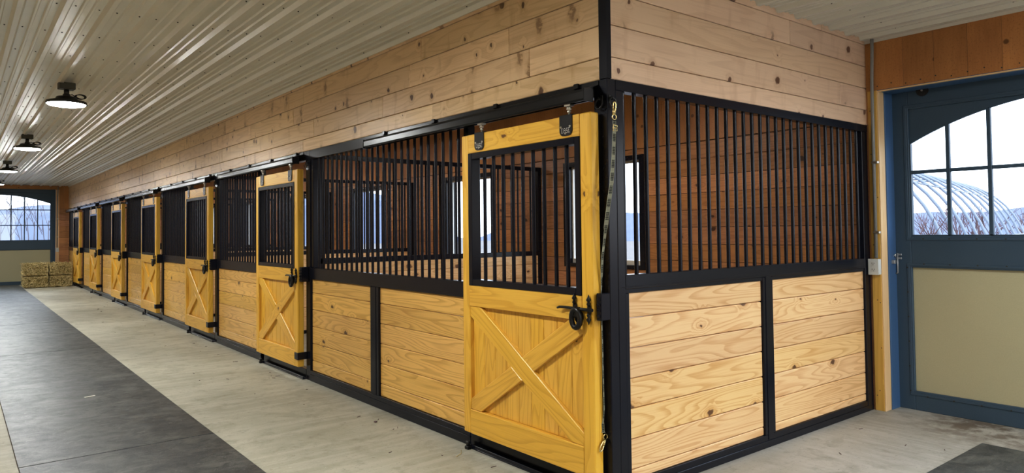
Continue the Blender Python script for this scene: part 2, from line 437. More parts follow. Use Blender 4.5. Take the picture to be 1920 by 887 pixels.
# ------------------------------------------------------------------ dimensions (metres)
HT, HC = 2.29, 3.0           # top of the black framing, ceiling
XW = 3.10                    # inner face of the barn's outside wall
YE = 22.66                   # end wall
POSTY = [4.06+3.1*k for k in range(7)]   # partition lines, last one is the end wall

# ------------------------------------------------------------------ floor, mats, ceiling
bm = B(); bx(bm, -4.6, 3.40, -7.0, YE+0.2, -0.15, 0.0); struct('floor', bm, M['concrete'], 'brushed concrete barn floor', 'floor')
bm = B(); bx(bm, -90, 120, -60, 140, -0.4, -0.16); struct('ground', bm, M['snow'], 'pale winter ground outside the barn', 'ground')

matlab = ['dark grey rubber aisle mat in the near left foreground', 'dark grey rubber aisle mat just beyond the nearest cross seam',
          'third rubber aisle mat from the camera, level with the second stall door', 'fourth rubber aisle mat from the camera, beyond the faint third seam',
          'fifth rubber aisle mat from the camera, below the third ceiling lamp', 'farthest rubber aisle mat, ending at the far barn door']
my = [-4.2, 2.735, 7.78, 11.3, 15.0, 18.8, 22.6]
for i in range(6):
    bm = B(); w = random.uniform(-.004, .004)
    bx(bm, -2.465+w, -1.28+w, my[i]+0.006, my[i+1]-0.006, 0.0, 0.009, 0.003)
    tag(obj('rubber_mat', bm, M['rubber']), matlab[i], 'mat', 'rubber mats down the aisle')
bm = B(); bx(bm, 0.2, 2.665, -2.1, -0.86, 0.0, 0.009, 0.003)
tag(obj('rubber_mat', bm, M['rubber']), 'dark grey rubber mat corner on the concrete before the blue barn door', 'mat')

bm = B()
prof = []
x = -4.6 - ((-4.6+2.473) % 0.248) 
x = -2.473 - 0.248*9
while x < XW:
    h = -0.030
    prof += [(x-0.034, 0), (x-0.016, h), (x+0.016, h), (x+0.034, 0)]
    for mo in (0.097, 0.160): prof += [(x+mo-0.014, 0), (x+mo-0.006, -0.011), (x+mo+0.006, -0.011), (x+mo+0.014, 0)]
    x += 0.248
prof = [p for p in prof if -4.6 <= p[0] <= XW-0.02]
prof = [(-4.6, 0)] + prof + [(XW, 0)]
Y0c, Y1c = -7.0, YE+0.1
va = [bm.verts.new((p[0], Y0c, HC+p[1])) for p in prof]; vb = [bm.verts.new((p[0], Y1c, HC+p[1])) for p in prof]
vt = [bm.verts.new((q, w, HC+0.12)) for q, w in ((-4.6, Y0c), (XW, Y0c), (-4.6, Y1c), (XW, Y1c))]
for i in range(len(prof)-1): bm.faces.new([va[i], vb[i], vb[i+1], va[i+1]])
bm.faces.new([vt[0], vt[1], vt[3], vt[2]])
R = random.Random(3)
for yy in [-1.8+0.76*k for k in range(18)]:
    xx = -2.473-0.248*2
    while xx < XW-0.1:
        for dx in (0.055, 0.195):
            if not (xx+dx > -0.02 and yy > -0.02):
                lathe(bm, [(0.0055, HC-0.001), (0.0055, HC-0.004), (0.003, HC-0.006)], 6, (xx+dx, yy+R.uniform(-.01, .01), 0), mi=1)
        xx += 0.248
o = struct('ceiling', bm, [M['ceil'], M['screw']], 'white ribbed steel ceiling with ribs running down the aisle', 'ceiling')

bm = B(); boards(bm, 'Y', -4.56, -4.6, -7.0, YE, [0, .3, .6, .9, 1.2, 1.5, 1.8, 2.1, 2.4, 2.7, HC], .004, rjoint(2, 4, 5))
struct('wall_left', bm, M['wallY'], 'unseen pine plank wall across the aisle, added to keep sky light out', 'wall')  # added out of view to cut sky fill on the black steel
bm = B(); bx(bm, -4.6, -0.6, -7.15, -7.0, 0, HC); bx(bm, -0.6, 3.3, -7.15, -7.0, 2.85, HC)
struct('wall_rear', bm, M['innerX'], 'unseen plank wall added behind the viewpoint, with an opening to let daylight in', 'wall')  # added out of view; its opening sends cool daylight onto the side panel
bm = B(); bx(bm, XW, 3.3, -7.15, -3.3, 0, HC)
struct('wall_right_rear', bm, M['innerY'], 'plank wall beyond the blue barn door, outside the view', 'wall')
# ------------------------------------------------------------------ upper pine walls over the stall fronts
ZU = [HT, 2.412, 2.590, 2.768, 2.946, HC]
bm = B(); boards(bm, 'Y', 0.0, 0.02, 0.052, YE, ZU, 0.004, rjoint(1.2, 3.4, 11))
bx(bm, 0.02, 0.06, 0.052, YE, HT, HC, 0, mi=1)
struct('wall_aisle', bm, [M['wallY'], M['innerY']], 'knotty pine plank wall above the row of stall fronts', 'wall')
bm = B()
def sj(i, a0, a1): return {1: [2.62], 2: [], 3: [1.9], 4: [2.35], 0: []}[i]
boards(bm, 'X', 0.0, 0.02, 0.032, XW, ZU, 0.004, sj)
bx(bm, 0.06, XW, 0.02, 0.06, HT, HC, 0, mi=1)
struct('wall_side', bm, [M['side_daylit'], M['innerX']], 'pine plank wall above the end stall grille, daylight painted into its colour', 'wall')
bm = B()
bx(bm, -0.006, 0.030, -0.006, -0.001, HT, HC); bx(bm, -0.006, -0.001, -0.001, 0.05, HT, HC)
bx(bm, -0.001, 0.030, -0.001, 0.0, HT, HC); bx(bm, 0.0, 0.031, 0.0, 0.051, HT, HC)
struct('trim_1', bm, M['black'], 'black steel corner trim between the two pine walls', 'trim')

# ------------------------------------------------------------------ outside wall with stall windows
WINS = [(2.36, 3.60)] + [(POSTY[k]+0.93, POSTY[k]+2.17) for k in range(6)]
WZ0, WZ1 = 1.035, 2.27
wr = struct('wall_right', None, None, 'orange-brown plank outside wall behind the stalls', 'wall')
bm = B(); zp = [0.0]
z = 2.34
seams = []
while z > 0.02: seams.append(z); z -= 0.172
seams.append(0.0); seams = sorted(seams)
ygaps = [0.0] + [v for w in WINS for v in w] + [YE]
for i in range(len(seams)-1):
    z0, z1 = seams[i], seams[i+1]
    inwin = z1 > WZ0+0.01 and z0 < WZ1-0.01
    spans = [(ygaps[2*k], ygaps[2*k+1]) for k in range(8)] if inwin else [(0.0, YE)]
    for s, e in spans:
        Rr = random.Random(i*91+int(s*10)); p = s; 
        while p < e-0.01:
            q = min(e, p+Rr.uniform(1.6, 3.4))
            if e-q < 0.5: q = e
            bx(bm, XW, XW+0.02, p+.0008, q-.0008, z0+.0016, z1-.0016, 0.0045); p = q
    if inwin and z0 < WZ0: # strip under windows
        for (a, c_) in WINS: bx(bm, XW, XW+0.02, a, c_, z0+.0008, WZ0, 0.0)
    if inwin and z1 > WZ1:
        for (a, c_) in WINS: bx(bm, XW, XW+0.02, a, c_, WZ1, z1-.0008, 0.0)
obj('plank_boards', bm, M['innerY'], wr)
bm = B()
p = 0.0; Rr = random.Random(5)
while p < YE:
    q = min(YE, p+Rr.choice([0.31, 0.62, 0.45, 0.9, 1.2])); bx(bm, XW-0.012, XW+0.02, p+.0006, q-.0006, 2.345, HC-0.005, 0.002); p = q
obj('plywood_band', bm, M['ply'], wr)
bm = B()
bx(bm, XW+0.02, XW+0.20, 0.0, YE+0.2, -0.1, WZ0); bx(bm, XW+0.02, XW+0.20, 0.0, YE+0.2, WZ1, HC+0.2)
for k in range(8): bx(bm, XW+0.02, XW+0.20, ygaps[2*k], ygaps[2*k+1], WZ0, WZ1)
obj('sheathing', bm, M['dark'], wr)
for k, (a, c_) in enumerate(WINS):
    w = struct('window_%d' % (k+1), None, None, 'black framed stall window in the outside wall, %s from the corner' % ORD[k], 'window')
    bm = B(); t = 0.06
    bx(bm, XW-0.02, XW+0.12, a-0.01, a+t, WZ0-0.01, WZ1+0.01, 0.003); bx(bm, XW-0.02, XW+0.12, c_-t, c_+0.01, WZ0-0.01, WZ1+0.01, 0.003)
    bx(bm, XW-0.02, XW+0.12, a+t, c_-t, WZ0-0.01, WZ0+0.035, 0.003); bx(bm, XW-0.02, XW+0.12, a+t, c_-t, WZ1-0.045, WZ1+0.01, 0.003)
    obj('window_frame', bm, M['black'], w)
    bm = B(); s = 0.02
    for q in ((a+t, a+t+s), (c_-t-s, c_-t)): bx(bm, XW+0.06, XW+0.10, q[0], q[1], WZ0+.035, WZ1-.045)
    for q in ((WZ0+.035, WZ0+.085), (WZ1-.065, WZ1-.045)): bx(bm, XW+0.061, XW+0.099, a+t+s, c_-t-s, q[0], q[1])
    obj('sash', bm, M['whitetrim'], w)
    bm = B(); bx(bm, XW+0.078, XW+0.082, a+t, c_-t, WZ0+.035, WZ1-.045); obj('pane', bm, M['glass'], w)

# ------------------------------------------------------------------ right-hand corner: header, jambs
hd = struct('wall_header', None, None, 'orange plywood header over the blue barn door', 'wall')
bm = B(); XH = 3.05
cuts = [0.0, -0.06, -0.283, -0.500, -0.722, -0.936, -1.25, -1.56, -1.9, -2.25, -2.7, -3.3]
for a, c_ in zip(cuts, cuts[1:]): bx(bm, XH, XH+0.02, c_+.0006, a-.0006, 2.56 if a < -0.05 else 2.30, HC-0.012, 0.0015)
obj('plywood_band', bm, M['ply'], hd)
bm = B()
for i in range(26):
    lathe(bm, [(0.005, XH-0.002), (0.005, XH+0.001)], 6, (0, -0.09-0.105*i, 2.592+0.012*math.sin(i*2.1)), 'X')
    if i % 3 == 0: lathe(bm, [(0.005, XH-0.002), (0.005, XH+0.001)], 6, (0, -0.09-0.105*i, 2.965), 'X')
obj('screw_heads', bm, M['screw'], hd)
bm = B(); bx(bm, XH+0.02, XH+0.25, -3.3, -0.02, 2.56, HC+0.1); bx(bm, XH+0.02, XH+0.25, -0.085, -0.02, 0.0, 2.56)
obj('framing', bm, M['jamb'], hd)
bm = B(); bx(bm, XH+.001, XH+0.24, -3.3, -0.085, 2.553, 2.56); bx(bm, XH-0.004, XH+0.03, -3.3, -0.085, 2.548, 2.556, 0.002, mi=1)
obj('soffit', bm, [M['jamb_lit'], M['jamb_pale']], hd)
bm = B(); bx(bm, 3.045, 3.07, -0.083, -0.012, 0.0, 2.56, 0.003); 
j = struct('trim_2', bm, M['jamb'], 'honey pine jamb board beside the blue barn door', 'trim')
bm = B()
for z in (0.12, 0.16, 0.5, 0.86, 0.88, 1.3, 1.32, 1.7, 2.05, 2.4): lathe(bm, [(0.004, 3.043), (0.004, 3.046)], 6, (0, -0.03-0.035*(int(z*100) % 3)*.6, z), 'X')
obj('screw_heads', bm, M['screw'], j)
bm = B(); bx(bm, 3.047, 3.150, -0.092, -0.0835, 0.0, 2.553, 0.002)
struct('trim_3', bm, M['jamb_pale'], 'pale edge board of the barn door jamb', 'trim')
bm = B(); bx(bm, 3.150, 3.30, -0.100, -0.085, 0.0, 2.553, 0.002)
struct('trim_4', bm, M['jamb_lit'], 'blue steel return of the barn door opening, window light painted into its colour', 'trim')
bm = B(); bx(bm, 3.062, 3.10, -0.012, 0.0, 0, HC-0.01); bx(bm, 3.056, 3.062, -0.012, 0.0, 0, 2.29)
struct('trim_5', bm, M['innerZ'], 'orange pine filler strip behind the grille end', 'trim')
bm = B(); bx(bm, XH-0.03, XH, -7.0, -0.0, HC-0.025, HC-0.012); bx(bm, XH-0.003, XH, -7.0, 0, HC-0.05, HC-0.025)
struct('trim_6', bm, M['whitetrim'], 'white edge trim where the ceiling meets the header', 'trim')

def barn_door(name, label, W, stile, gz0, hz, az, sag, topz, frame_top, pz, ncol, loc, rz):
    """local X across, Y outward, Z up; inner face y=0"""
    d = struct(name, None, None, label, 'door', loc, rz)
    d['kind'] = 'structure'
    g0, g1 = stile, W-stile; c = (g0+g1)/2; hw = (g1-g0)/2
    Rr = (hw*hw+sag*sag)/(2*sag); zc = az+sag-Rr
    def arch(u): return zc+math.sqrt(max(0, Rr*Rr-(u-c)**2))
    bm = B()
    bx(bm, 0, stile, 0, 0.05, 0.0, topz, .004); bx(bm, W-stile, W, 0, 0.05, 0.0, topz, .004)
    bx(bm, stile, W-stile, 0, 0.05, 0.0, pz[0], .004); bx(bm, stile, W-stile, 0, 0.05, pz[1], gz0, .004)
    bx(bm, stile, W-stile, 0, 0.05, frame_top, topz, .004)
    # raised mouldings round the panel and the glazing
    for (a, b_, z0, z1) in ((g0, g1, pz[0], pz[1]), (g0, g1, gz0, frame_top)):
        t = 0.022
        for q in ((a-0.034, a-0.034+t, z0-0.034, z1+0.034), (b_+0.034-t, b_+0.034, z0-0.034, z1+0.034)): bx(bm, q[0], q[1], -0.006, 0.0, q[2], q[3], .003)
        for q in ((a-0.034, b_+0.034, z0-0.034, z0-0.034+t), (a-0.034, b_+0.034, z1+0.034-t, z1+0.034)): bx(bm, q[0], q[1], -0.0055, 0.0, q[2], q[3], .003)
    obj('door_frame', bm, M['blue'], d)
    bm = B(); N = 28
    pts = [(g0+(g1-g0)*i/N, arch(g0+(g1-g0)*i/N)) for i in range(N+1)]
    for i in range(N):
        prism(bm, [pts[i], pts[i+1], (pts[i+1][0], frame_top), (pts[i][0], frame_top)], 0.022, 0.045, 'Y')
    bmesh.ops.remove_doubles(bm, verts=bm.verts, dist=1e-5)
    obj('arch_panel', bm, M['blue'], d)
    bm = B(); bx(bm, g0, g1, 0.024, 0.04, pz[0], pz[1]); obj('lower_panel', bm, M['tan'], d)
    bm = B(); t = 0.014
    for k in range(1, ncol):
        u = g0+(g1-g0)*k/ncol; bx(bm, u-t, u+t, 0.006, 0.040, gz0, arch(u)+.003, .004)
    for z in hz:
        for k in range(ncol):
            u0 = g0+(g1-g0)*k/ncol+(t if k else 0); u1 = g0+(g1-g0)*(k+1)/ncol-(t if k < ncol-1 else 0)
            bx(bm, u0, u1, 0.008, 0.040, z-t, z+t, .004)
    bx(bm, g0, g0+0.012, 0.006, 0.04, gz0, arch(g0)); bx(bm, g1-0.012, g1, 0.006, 0.04, gz0, arch(g1)); bx(bm, g0+.012, g1-.012, 0.006, 0.04, gz0, gz0+0.012)
    obj('muntins', bm, M['blue'], d)
    bm = B(); prism(bm, [(g0, gz0), (g1, gz0)] + pts[::-1], 0.030, 0.034, 'Y'); obj('pane', bm, M['glass'], d)
    bm = B()
    for k in range(12):
        u = g0+(g1-g0)*(k+.5)/12
        for z in (pz[0]-0.03, pz[1]+0.03, gz0-0.02): lathe(bm, [(0.006, -0.009), (0.006, 0.0)], 6, (u, 0, z), 'Y')
    for k in range(6): lathe(bm, [(0.006, -0.009), (0.006, 0)], 6, (g0-0.03, 0, pz[0]+(pz[1]-pz[0])*k/5), 'Y')
    obj('screw_heads', bm, M['screw'], d)
    # pulley plate in the top rail
    bm = B(); lathe(bm, [(0.045, -0.012), (0.045, -0.001)], 20, (0.235, 0, topz-0.115), 'Y')
    bx(bm, 0.19, 0.28, -0.014, -0.012, topz-0.118, topz-0.112)
    tube(bm, [(0.235, -0.016, topz-0.11), (0.235, -0.016, topz-0.02)], 0.004, 6)
    lathe(bm, [(0.008, -0.02), (0.008, -0.012)], 8, (0.235, 0, topz-0.115), 'Y', mi=1)
    obj('pulley_plate', bm, [M['dark'], M['zinc']], d)
    return d
d1 = barn_door('door_1', 'blue barn door with arched window and tan lower panel, at the right', 2.44, 0.12, 1.386, [1.90], 2.13, 0.28, 2.66, 2.41, (0.15, 1.135), 8, (3.285, -0.095, 0), -PI/2)
bm = B()   # slide bolt (local: X along -y world, Y outward)
tube(bm, [(0.012, -0.03, 1.215), (0.012, -0.03, 1.24), (-0.005, -0.05, 1.215), (-0.005, -0.07, 1.19)], 0.006, 8)
bx(bm, -0.004, 0.03, -0.09, -0.055, 1.165, 1.195, .003)
tube(bm, [(0.02, -0.012, 1.25), (0.02, -0.012, 1.09), (0.0, -0.012, 1.08)], 0.006, 8)
bx(bm, 0.005, 0.05, -0.012, -0.001, 1.20, 1.215, .002); bx(bm, 0.005, 0.05, -0.012, -0.001, 1.23, 1.245, .002)
obj('slide_bolt', bm, M['galv'], d1)

# ------------------------------------------------------------------ far end wall
we = struct('wall_end', None, None, 'orange plank end wall at the far end of the aisle', 'wall')
bm = B(); zz = [0.0, .13, .31, .49, .67, .85, 1.03, 1.21, 1.39, 1.57, 1.75, 1.93, 2.11, 2.29]
boards(bm, 'X', YE, YE+0.02, -0.25, XW, zz, .004); obj('plank_boards', bm, M['innerX'], we)
bm = B(); bx(bm, -0.25, -0.13, YE-.004, YE+.02, 2.29, HC-.01, .002); bx(bm, -0.129, XW, YE-.004, YE+.02, 2.29, HC-.01, .002)
bx(bm, -4.6, -0.251, YE-.004, YE+.02, 2.875, HC-.01, .002); obj('plywood_band', bm, M['ply'], we)
bm = B(); bx(bm, -4.6, -3.30, YE, YE+.02, 0, HC); bx(bm, -4.6, XW, YE+.02, YE+.12, 2.90, HC+.1); bx(bm, -0.33, XW, YE+.02, YE+.12, 0, 2.9); obj('framing', bm, M['innerX'], we)
bm = B(); bx(bm, -0.345, -0.251, YE-.02, YE+.02, 0, 2.874, .003); struct('trim_7', bm, M['jamb_pale'], 'pale pine jamb board beside the far barn door', 'trim')
bm = B(); bx(bm, -0.36, -0.346, YE-.015, YE+.12, 0, 2.874, .002); struct('trim_8', bm, M['jamb_lit'], 'blue steel return of the far barn door opening', 'trim')
barn_door('door_2', 'blue barn door with arched window at the far end of the aisle', 2.89, 0.11, 1.325, [1.78, 2.25], 2.44, 0.25, 2.90, 2.76, (0.10, 1.035), 8, (-3.25, YE+.03, 0), 0)

# ------------------------------------------------------------------ black steel stall posts
def post_kids(p, left=True):
    pass
cp = thing('corner_post', 'black square steel corner post between the near stall door and the side grille', 'post', (0, 0, 0))
bm = B(); bx(bm, 0, 0.066, 0, 0.10, 0, HT, .003); obj('post', bm, M['black'], cp)
bm = B(); bx(bm, -0.07, -0.0, 0.0, 0.036, 0.978, 1.124, .003)
for k in range(4): bx(bm, -0.078, -0.07, 0.006, 0.030, 0.995+0.03*k, 1.010+0.03*k, .003)
obj('latch_keeper', bm, M['black'], cp)
def stall_post(y, label):
    t = thing('stall_post', label, 'post', (0, y, 0), 0, 'black posts along the stall fronts')
    bm = B(); bx(bm, 0.0, 0.10, -0.05, 0.05, 0, HT, .003); obj('post', bm, M['black'], t)
    bm = B(); bx(bm, -0.075, 0.0, -0.012, 0.042, 0.978, 1.124, .003)
    for k in range(4): bx(bm, -0.083, -0.075, 0.0, 0.03, 0.995+0.03*k, 1.010+0.03*k, .003)
    obj('latch_keeper', bm, M['black'], t)
    bm = B(); bx(bm, -0.10, 0.0, 0.028, 0.05, 0.205, 0.275, .003); bx(bm, -0.10, -0.092, 0.05, 0.115, 0.205, 0.275, .003)
    obj('door_stop_bracket', bm, M['black'], t)
    return t
sp0 = stall_post(POSTY[0], 'black stall post between the second stall door and the near long grille')
pol = ['', 'black stall post between the third door and the second stall grille', 'black stall post between the fourth door and the third stall grille',
       'black stall post between the fifth door and the fourth stall grille', 'black stall post between the sixth door and the fifth stall grille',
       'black stall post between the last door and the sixth stall grille']
for k in range(1, 6): dup(sp0, (0, POSTY[k], 0), pol[k])

# ------------------------------------------------------------------ stall front panels (frame, bars, boards)
SEAM = [0.104, 0.204, 0.370, 0.536, 0.702, 0.868, 1.003]
def front_panel(name, label, L, y, mid=None):
    """panel running local y 0..L; face x=0"""
    t = thing(name, label, 'stall panel', (0, y, 0), 0, 'black grille panels along the stall fronts')
    bm = B()
    bx(bm, 0.004, 0.060, 0.0, 0.06, 0.0, 2.198, .003)            # door jamb post
    bx(bm, 0.010, 0.060, L-0.055, L, 1.116, 2.198, .003)
    bx(bm, 0.010, 0.060, L-0.012, L, 0.10, 1.005, .003)
    bx(bm, 0.000, 0.064, 0.0, L, 1.005, 1.116, .003)             # middle rail
    bx(bm, -0.002, 0.064, 0.0, L, 0.0, 0.104, .003)              # bottom rail
    bx(bm, -0.008, 0.0, 0.0, L, 0.060, 0.066, .001)
    if mid: 
        bx(bm, 0.000, 0.060, mid[0], mid[1], 0.104, 1.005, .003)
        bx(bm, -0.004, 0.0, (mid[0]+mid[1])/2-.03, (mid[0]+mid[1])/2+.03, 0.104, 1.005, .002)
    obj('panel_frame', bm, M['black'], t)
    n = int(round((L-0.115)/0.1)); st = (L-0.115)/n
    first = None
    for i in range(1, n):
        if first is None:
            bm = B(); tube(bm, [(0.032, 0, 1.116), (0.032, 0, 2.198)], 0.012, 10, cap=False); first = obj('bar', bm, M['black'], t, recalc=False); first.location = (0, 0.06+st*i, 0)
        else:
            c = first.copy(); COL.objects.link(c); c.parent = t; c.location = (0, 0.06+st*i, 0)
    for (a, c_) in ([(0.06, mid[0]), (mid[1], L-0.012)] if mid else [(0.06, L-0.012)]):
        bm = B(); boards(bm, 'Y', 0.018, 0.05, a, c_, SEAM, .004); obj('board_panel', bm, M['boardY'], t)
    return t
P1 = front_panel('stall_front_panel', 'long near stall front with open black grille over yellow boards in two panels', 2.71, 1.30, (1.305, 1.448))
pl = ['', 'stall front grille and boards between the second and third stall doors', 'stall front grille and boards between the third and fourth stall doors',
      'stall front grille and boards between the fourth and fifth stall doors', 'stall front grille and boards between the fifth and sixth stall doors',
      'stall front grille and boards between the sixth and last stall doors', 'stall front grille and boards between the last stall door and the hay bales']
P2 = front_panel('stall_front_panel', pl[1], 1.69, POSTY[0]+1.36)
for k in range(1, 6): dup(P2, (0, POSTY[k]+1.36, 0), pl[k+1])

# ---- side panel facing the camera
t = thing('stall_side_panel', 'wide black barred side panel of the corner stall over pale knotty boards', 'stall panel', (0.066, 0, 0))
X = lambda v: v-0.066
bm = B(); X0, X1 = X(0.0665), X(3.05)
bx(bm, X0, X(.125), 0.0, .06, 0.0, 2.232, .003); bx(bm, X(.125), X(.158), 0.004, .056, 0.083, 1.112, .003)
bx(bm, X(2.955), X1, 0.0, .06, 0.0, 2.232, .003)
bx(bm, X0, X1, -0.002, .062, 2.232, HT, .003)
bx(bm, X(.125), X(2.955), 0.0, .06, 1.135, 1.214, .003); bx(bm, X(.125), X(2.955), 0.006, .054, 1.112, 1.136, .002)
bx(bm, X(.10), X(2.98), -0.003, 0.0, 1.146, 1.149, .0008)
bx(bm, X0, X1, -0.002, .062, 0.0, 0.045, .003); bx(bm, X0, X1, 0.003, .058, 0.045, 0.083, .002)
bx(bm, X(1.484), X(1.608), 0.003, .058, 0.083, 1.135, .003); bx(bm, X(1.515), X(1.577), -0.001, 0.003, 0.05, 1.15, .002)
obj('panel_frame', bm, M['black'], t)
n = 28; first = None
for i in range(n+1):
    xx = X(.155) + (X(2.925)-X(.155))*i/n
    if first is None:
        bm = B(); tube(bm, [(0, 0.032, 1.212), (0, 0.032, 2.234)], 0.0122, 10, cap=False); first = obj('bar', bm, M['black'], t, recalc=False); first.location = (xx, 0, 0)
    else:
        c = first.copy(); COL.objects.link(c); c.parent = t; c.location = (xx, 0, 0)
ZS = [0.083, 0.137, 0.304, 0.471, 0.638, 0.805, 0.972, 1.113]
for (a, c_) in ((.158, 1.484), (1.608, 2.955)):
    bm = B(); boards(bm, 'X', 0.016, 0.05, X(a), X(c_), ZS, .005); obj('board_panel', bm, M['paleX'], t)

# ------------------------------------------------------------------ partitions between stalls
def partition(y, label):
    t = thing('stall_partition', label, 'stall partition', (0.105, y, 0), 0, 'black barred partitions between stalls')
    L = XW-0.105-0.004
    bm = B(); h = 0.022
    bx(bm, 0, L, -h, h, 2.215, 2.262, .003); bx(bm, 0, L, -h, h, 1.148, 1.205, .003); bx(bm, 0, L, -h, h, 0.0, 0.05, .003)
    bx(bm, 0, 0.05, -h, h, 0.05, 2.215, .003); bx(bm, L-0.055, L, -0.03, 0.03, 0.05, 2.262, .003); bx(bm, L/2-.025, L/2+.025, -h, h, .05, 2.215, .003)
    obj('panel_frame', bm, M['black'], t)
    first = None; n = 28
    for i in range(1, n):
        xx = 0.05+(L-0.105)*i/n
        if abs(xx-L/2) < 0.045: continue
        if first is None:
            bm = B(); tube(bm, [(0, 0, 1.204), (0, 0, 2.216)], 0.012, 8, cap=False); first = obj('bar', bm, M['black'], t, recalc=False); first.location = (xx, 0, 0)
        else:
            c = first.copy(); COL.objects.link(c); c.parent = t; c.location = (xx, 0, 0)
    for (a, c_) in ((0.05, L/2-.025), (L/2+.025, L-.055)):
        bm = B(); boards(bm, 'X', -0.018, 0.018, a, c_, [.05, .215, .38, .545, .71, .875, 1.04, 1.148], .004); obj('board_panel', bm, M['paleX'], t)
    return t
ql = ['barred partition behind the near long grille, between the corner stall and the next', 'barred partition between the second and third stalls from the corner',
      'barred partition between the third and fourth stalls from the corner', 'barred partition between the fourth and fifth stalls from the corner',
      'barred partition between the fifth and sixth stalls from the corner', 'barred partition before the last stall, nearest the end wall']
Q0 = partition(POSTY[0], ql[0])
for k in range(1, 6): dup(Q0, (0.105, POSTY[k], 0), ql[k])

# ------------------------------------------------------------------ header rail + sliding track over every stall
def header(y0, y1, ty0, ty1, label):
    t = thing('door_track', label, 'door track', (0, y0, 0), 0, 'black sliding door tracks over the stalls')
    L = y1-y0
    bm = B(); bx(bm, 0.0, 0.064, 0, L, 2.198, HT, .003); obj('header_rail', bm, M['black'], t)
    a, c_ = ty0-y0, ty1-y0
    bm = B()
    prism(bm, [(-.005, 2.283), (-.005, 2.262), (-.075, 2.240), (-.118, 2.228), (-.122, 2.214), (-.122, 2.176), (-.114, 2.165), (-.105, 2.165), (-.105, 2.172), (-.113, 2.178), (-.113, 2.212), (-.072, 2.228), (-.066, 2.212), (-.066, 2.178), (-.075, 2.172), (-.075, 2.165), (-.064, 2.165), (-.056, 2.176), (-.056, 2.214), (-.045, 2.245), (0.0, 2.258), (0.0, 2.283)], a, c_, 'Y')
    obj('track', bm, M['track'], t)
    for q in ((a-.008, a), (c_, c_+.008)):
        bm = B(); bx(bm, -0.126, -0.052, q[0], q[1], 2.16, 2.232, .002); obj('end_cap', bm, M['track'], t)
    for k in range(4):
        yy = a+.16+(c_-a-.32)*k/3; bm = B(); bx(bm, -0.024, -0.005, yy-.018, yy+.018, 2.262, 2.292, .003); obj('track_bracket', bm, M['track'], t)
    return t
hl = ['black door track above the nearest yellow stall door', 'black door track above the second stall door', 'black door track above the third stall door', 'black door track above the fourth stall door',
      'black door track above the fifth stall door', 'black door track above the sixth stall door', 'black door track above the last stall door']
header(0.10, POSTY[0]-0.05, 0.06, 2.62, hl[0])
H1 = header(POSTY[0]+.05, POSTY[1]-.05, POSTY[0]+.10, POSTY[0]+2.62, hl[1])
for k in range(1, 6): dup(H1, (0, POSTY[k]+.05, 0), hl[k+1])

# door sills
def sill(y, label):
    t = thing('door_sill', label, 'sill', (0, y, 0), 0, 'black steel sills under the stall doors')
    bm = B(); bx(bm, 0.0, 0.06, 0, 1.2, 0.0, 0.10, .003); bx(bm, -0.035, 0.0, 0, 1.2, 0.0, 0.010, .002); bx(bm, -0.035, -0.029, 0.0, 1.2, 0.010, 0.030, .002)
    obj('sill_channel', bm, M['black'], t)
    bm = B(); lathe(bm, [(0.014, 0.022), (0.014, 0.055)], 12, (-0.052, 1.16, 0)); bx(bm, -0.068, -0.0355, 1.14, 1.18, 0.0, 0.022, .003)
    obj('guide_roller', bm, M['iron'], t)
    return t
s0 = sill(0.10, 'black sill under the nearest stall door'); 
for k in range(6): dup(s0, (0, POSTY[k]+.06, 0), 'black sill under the %s stall door from the corner' % ORD[k+1])

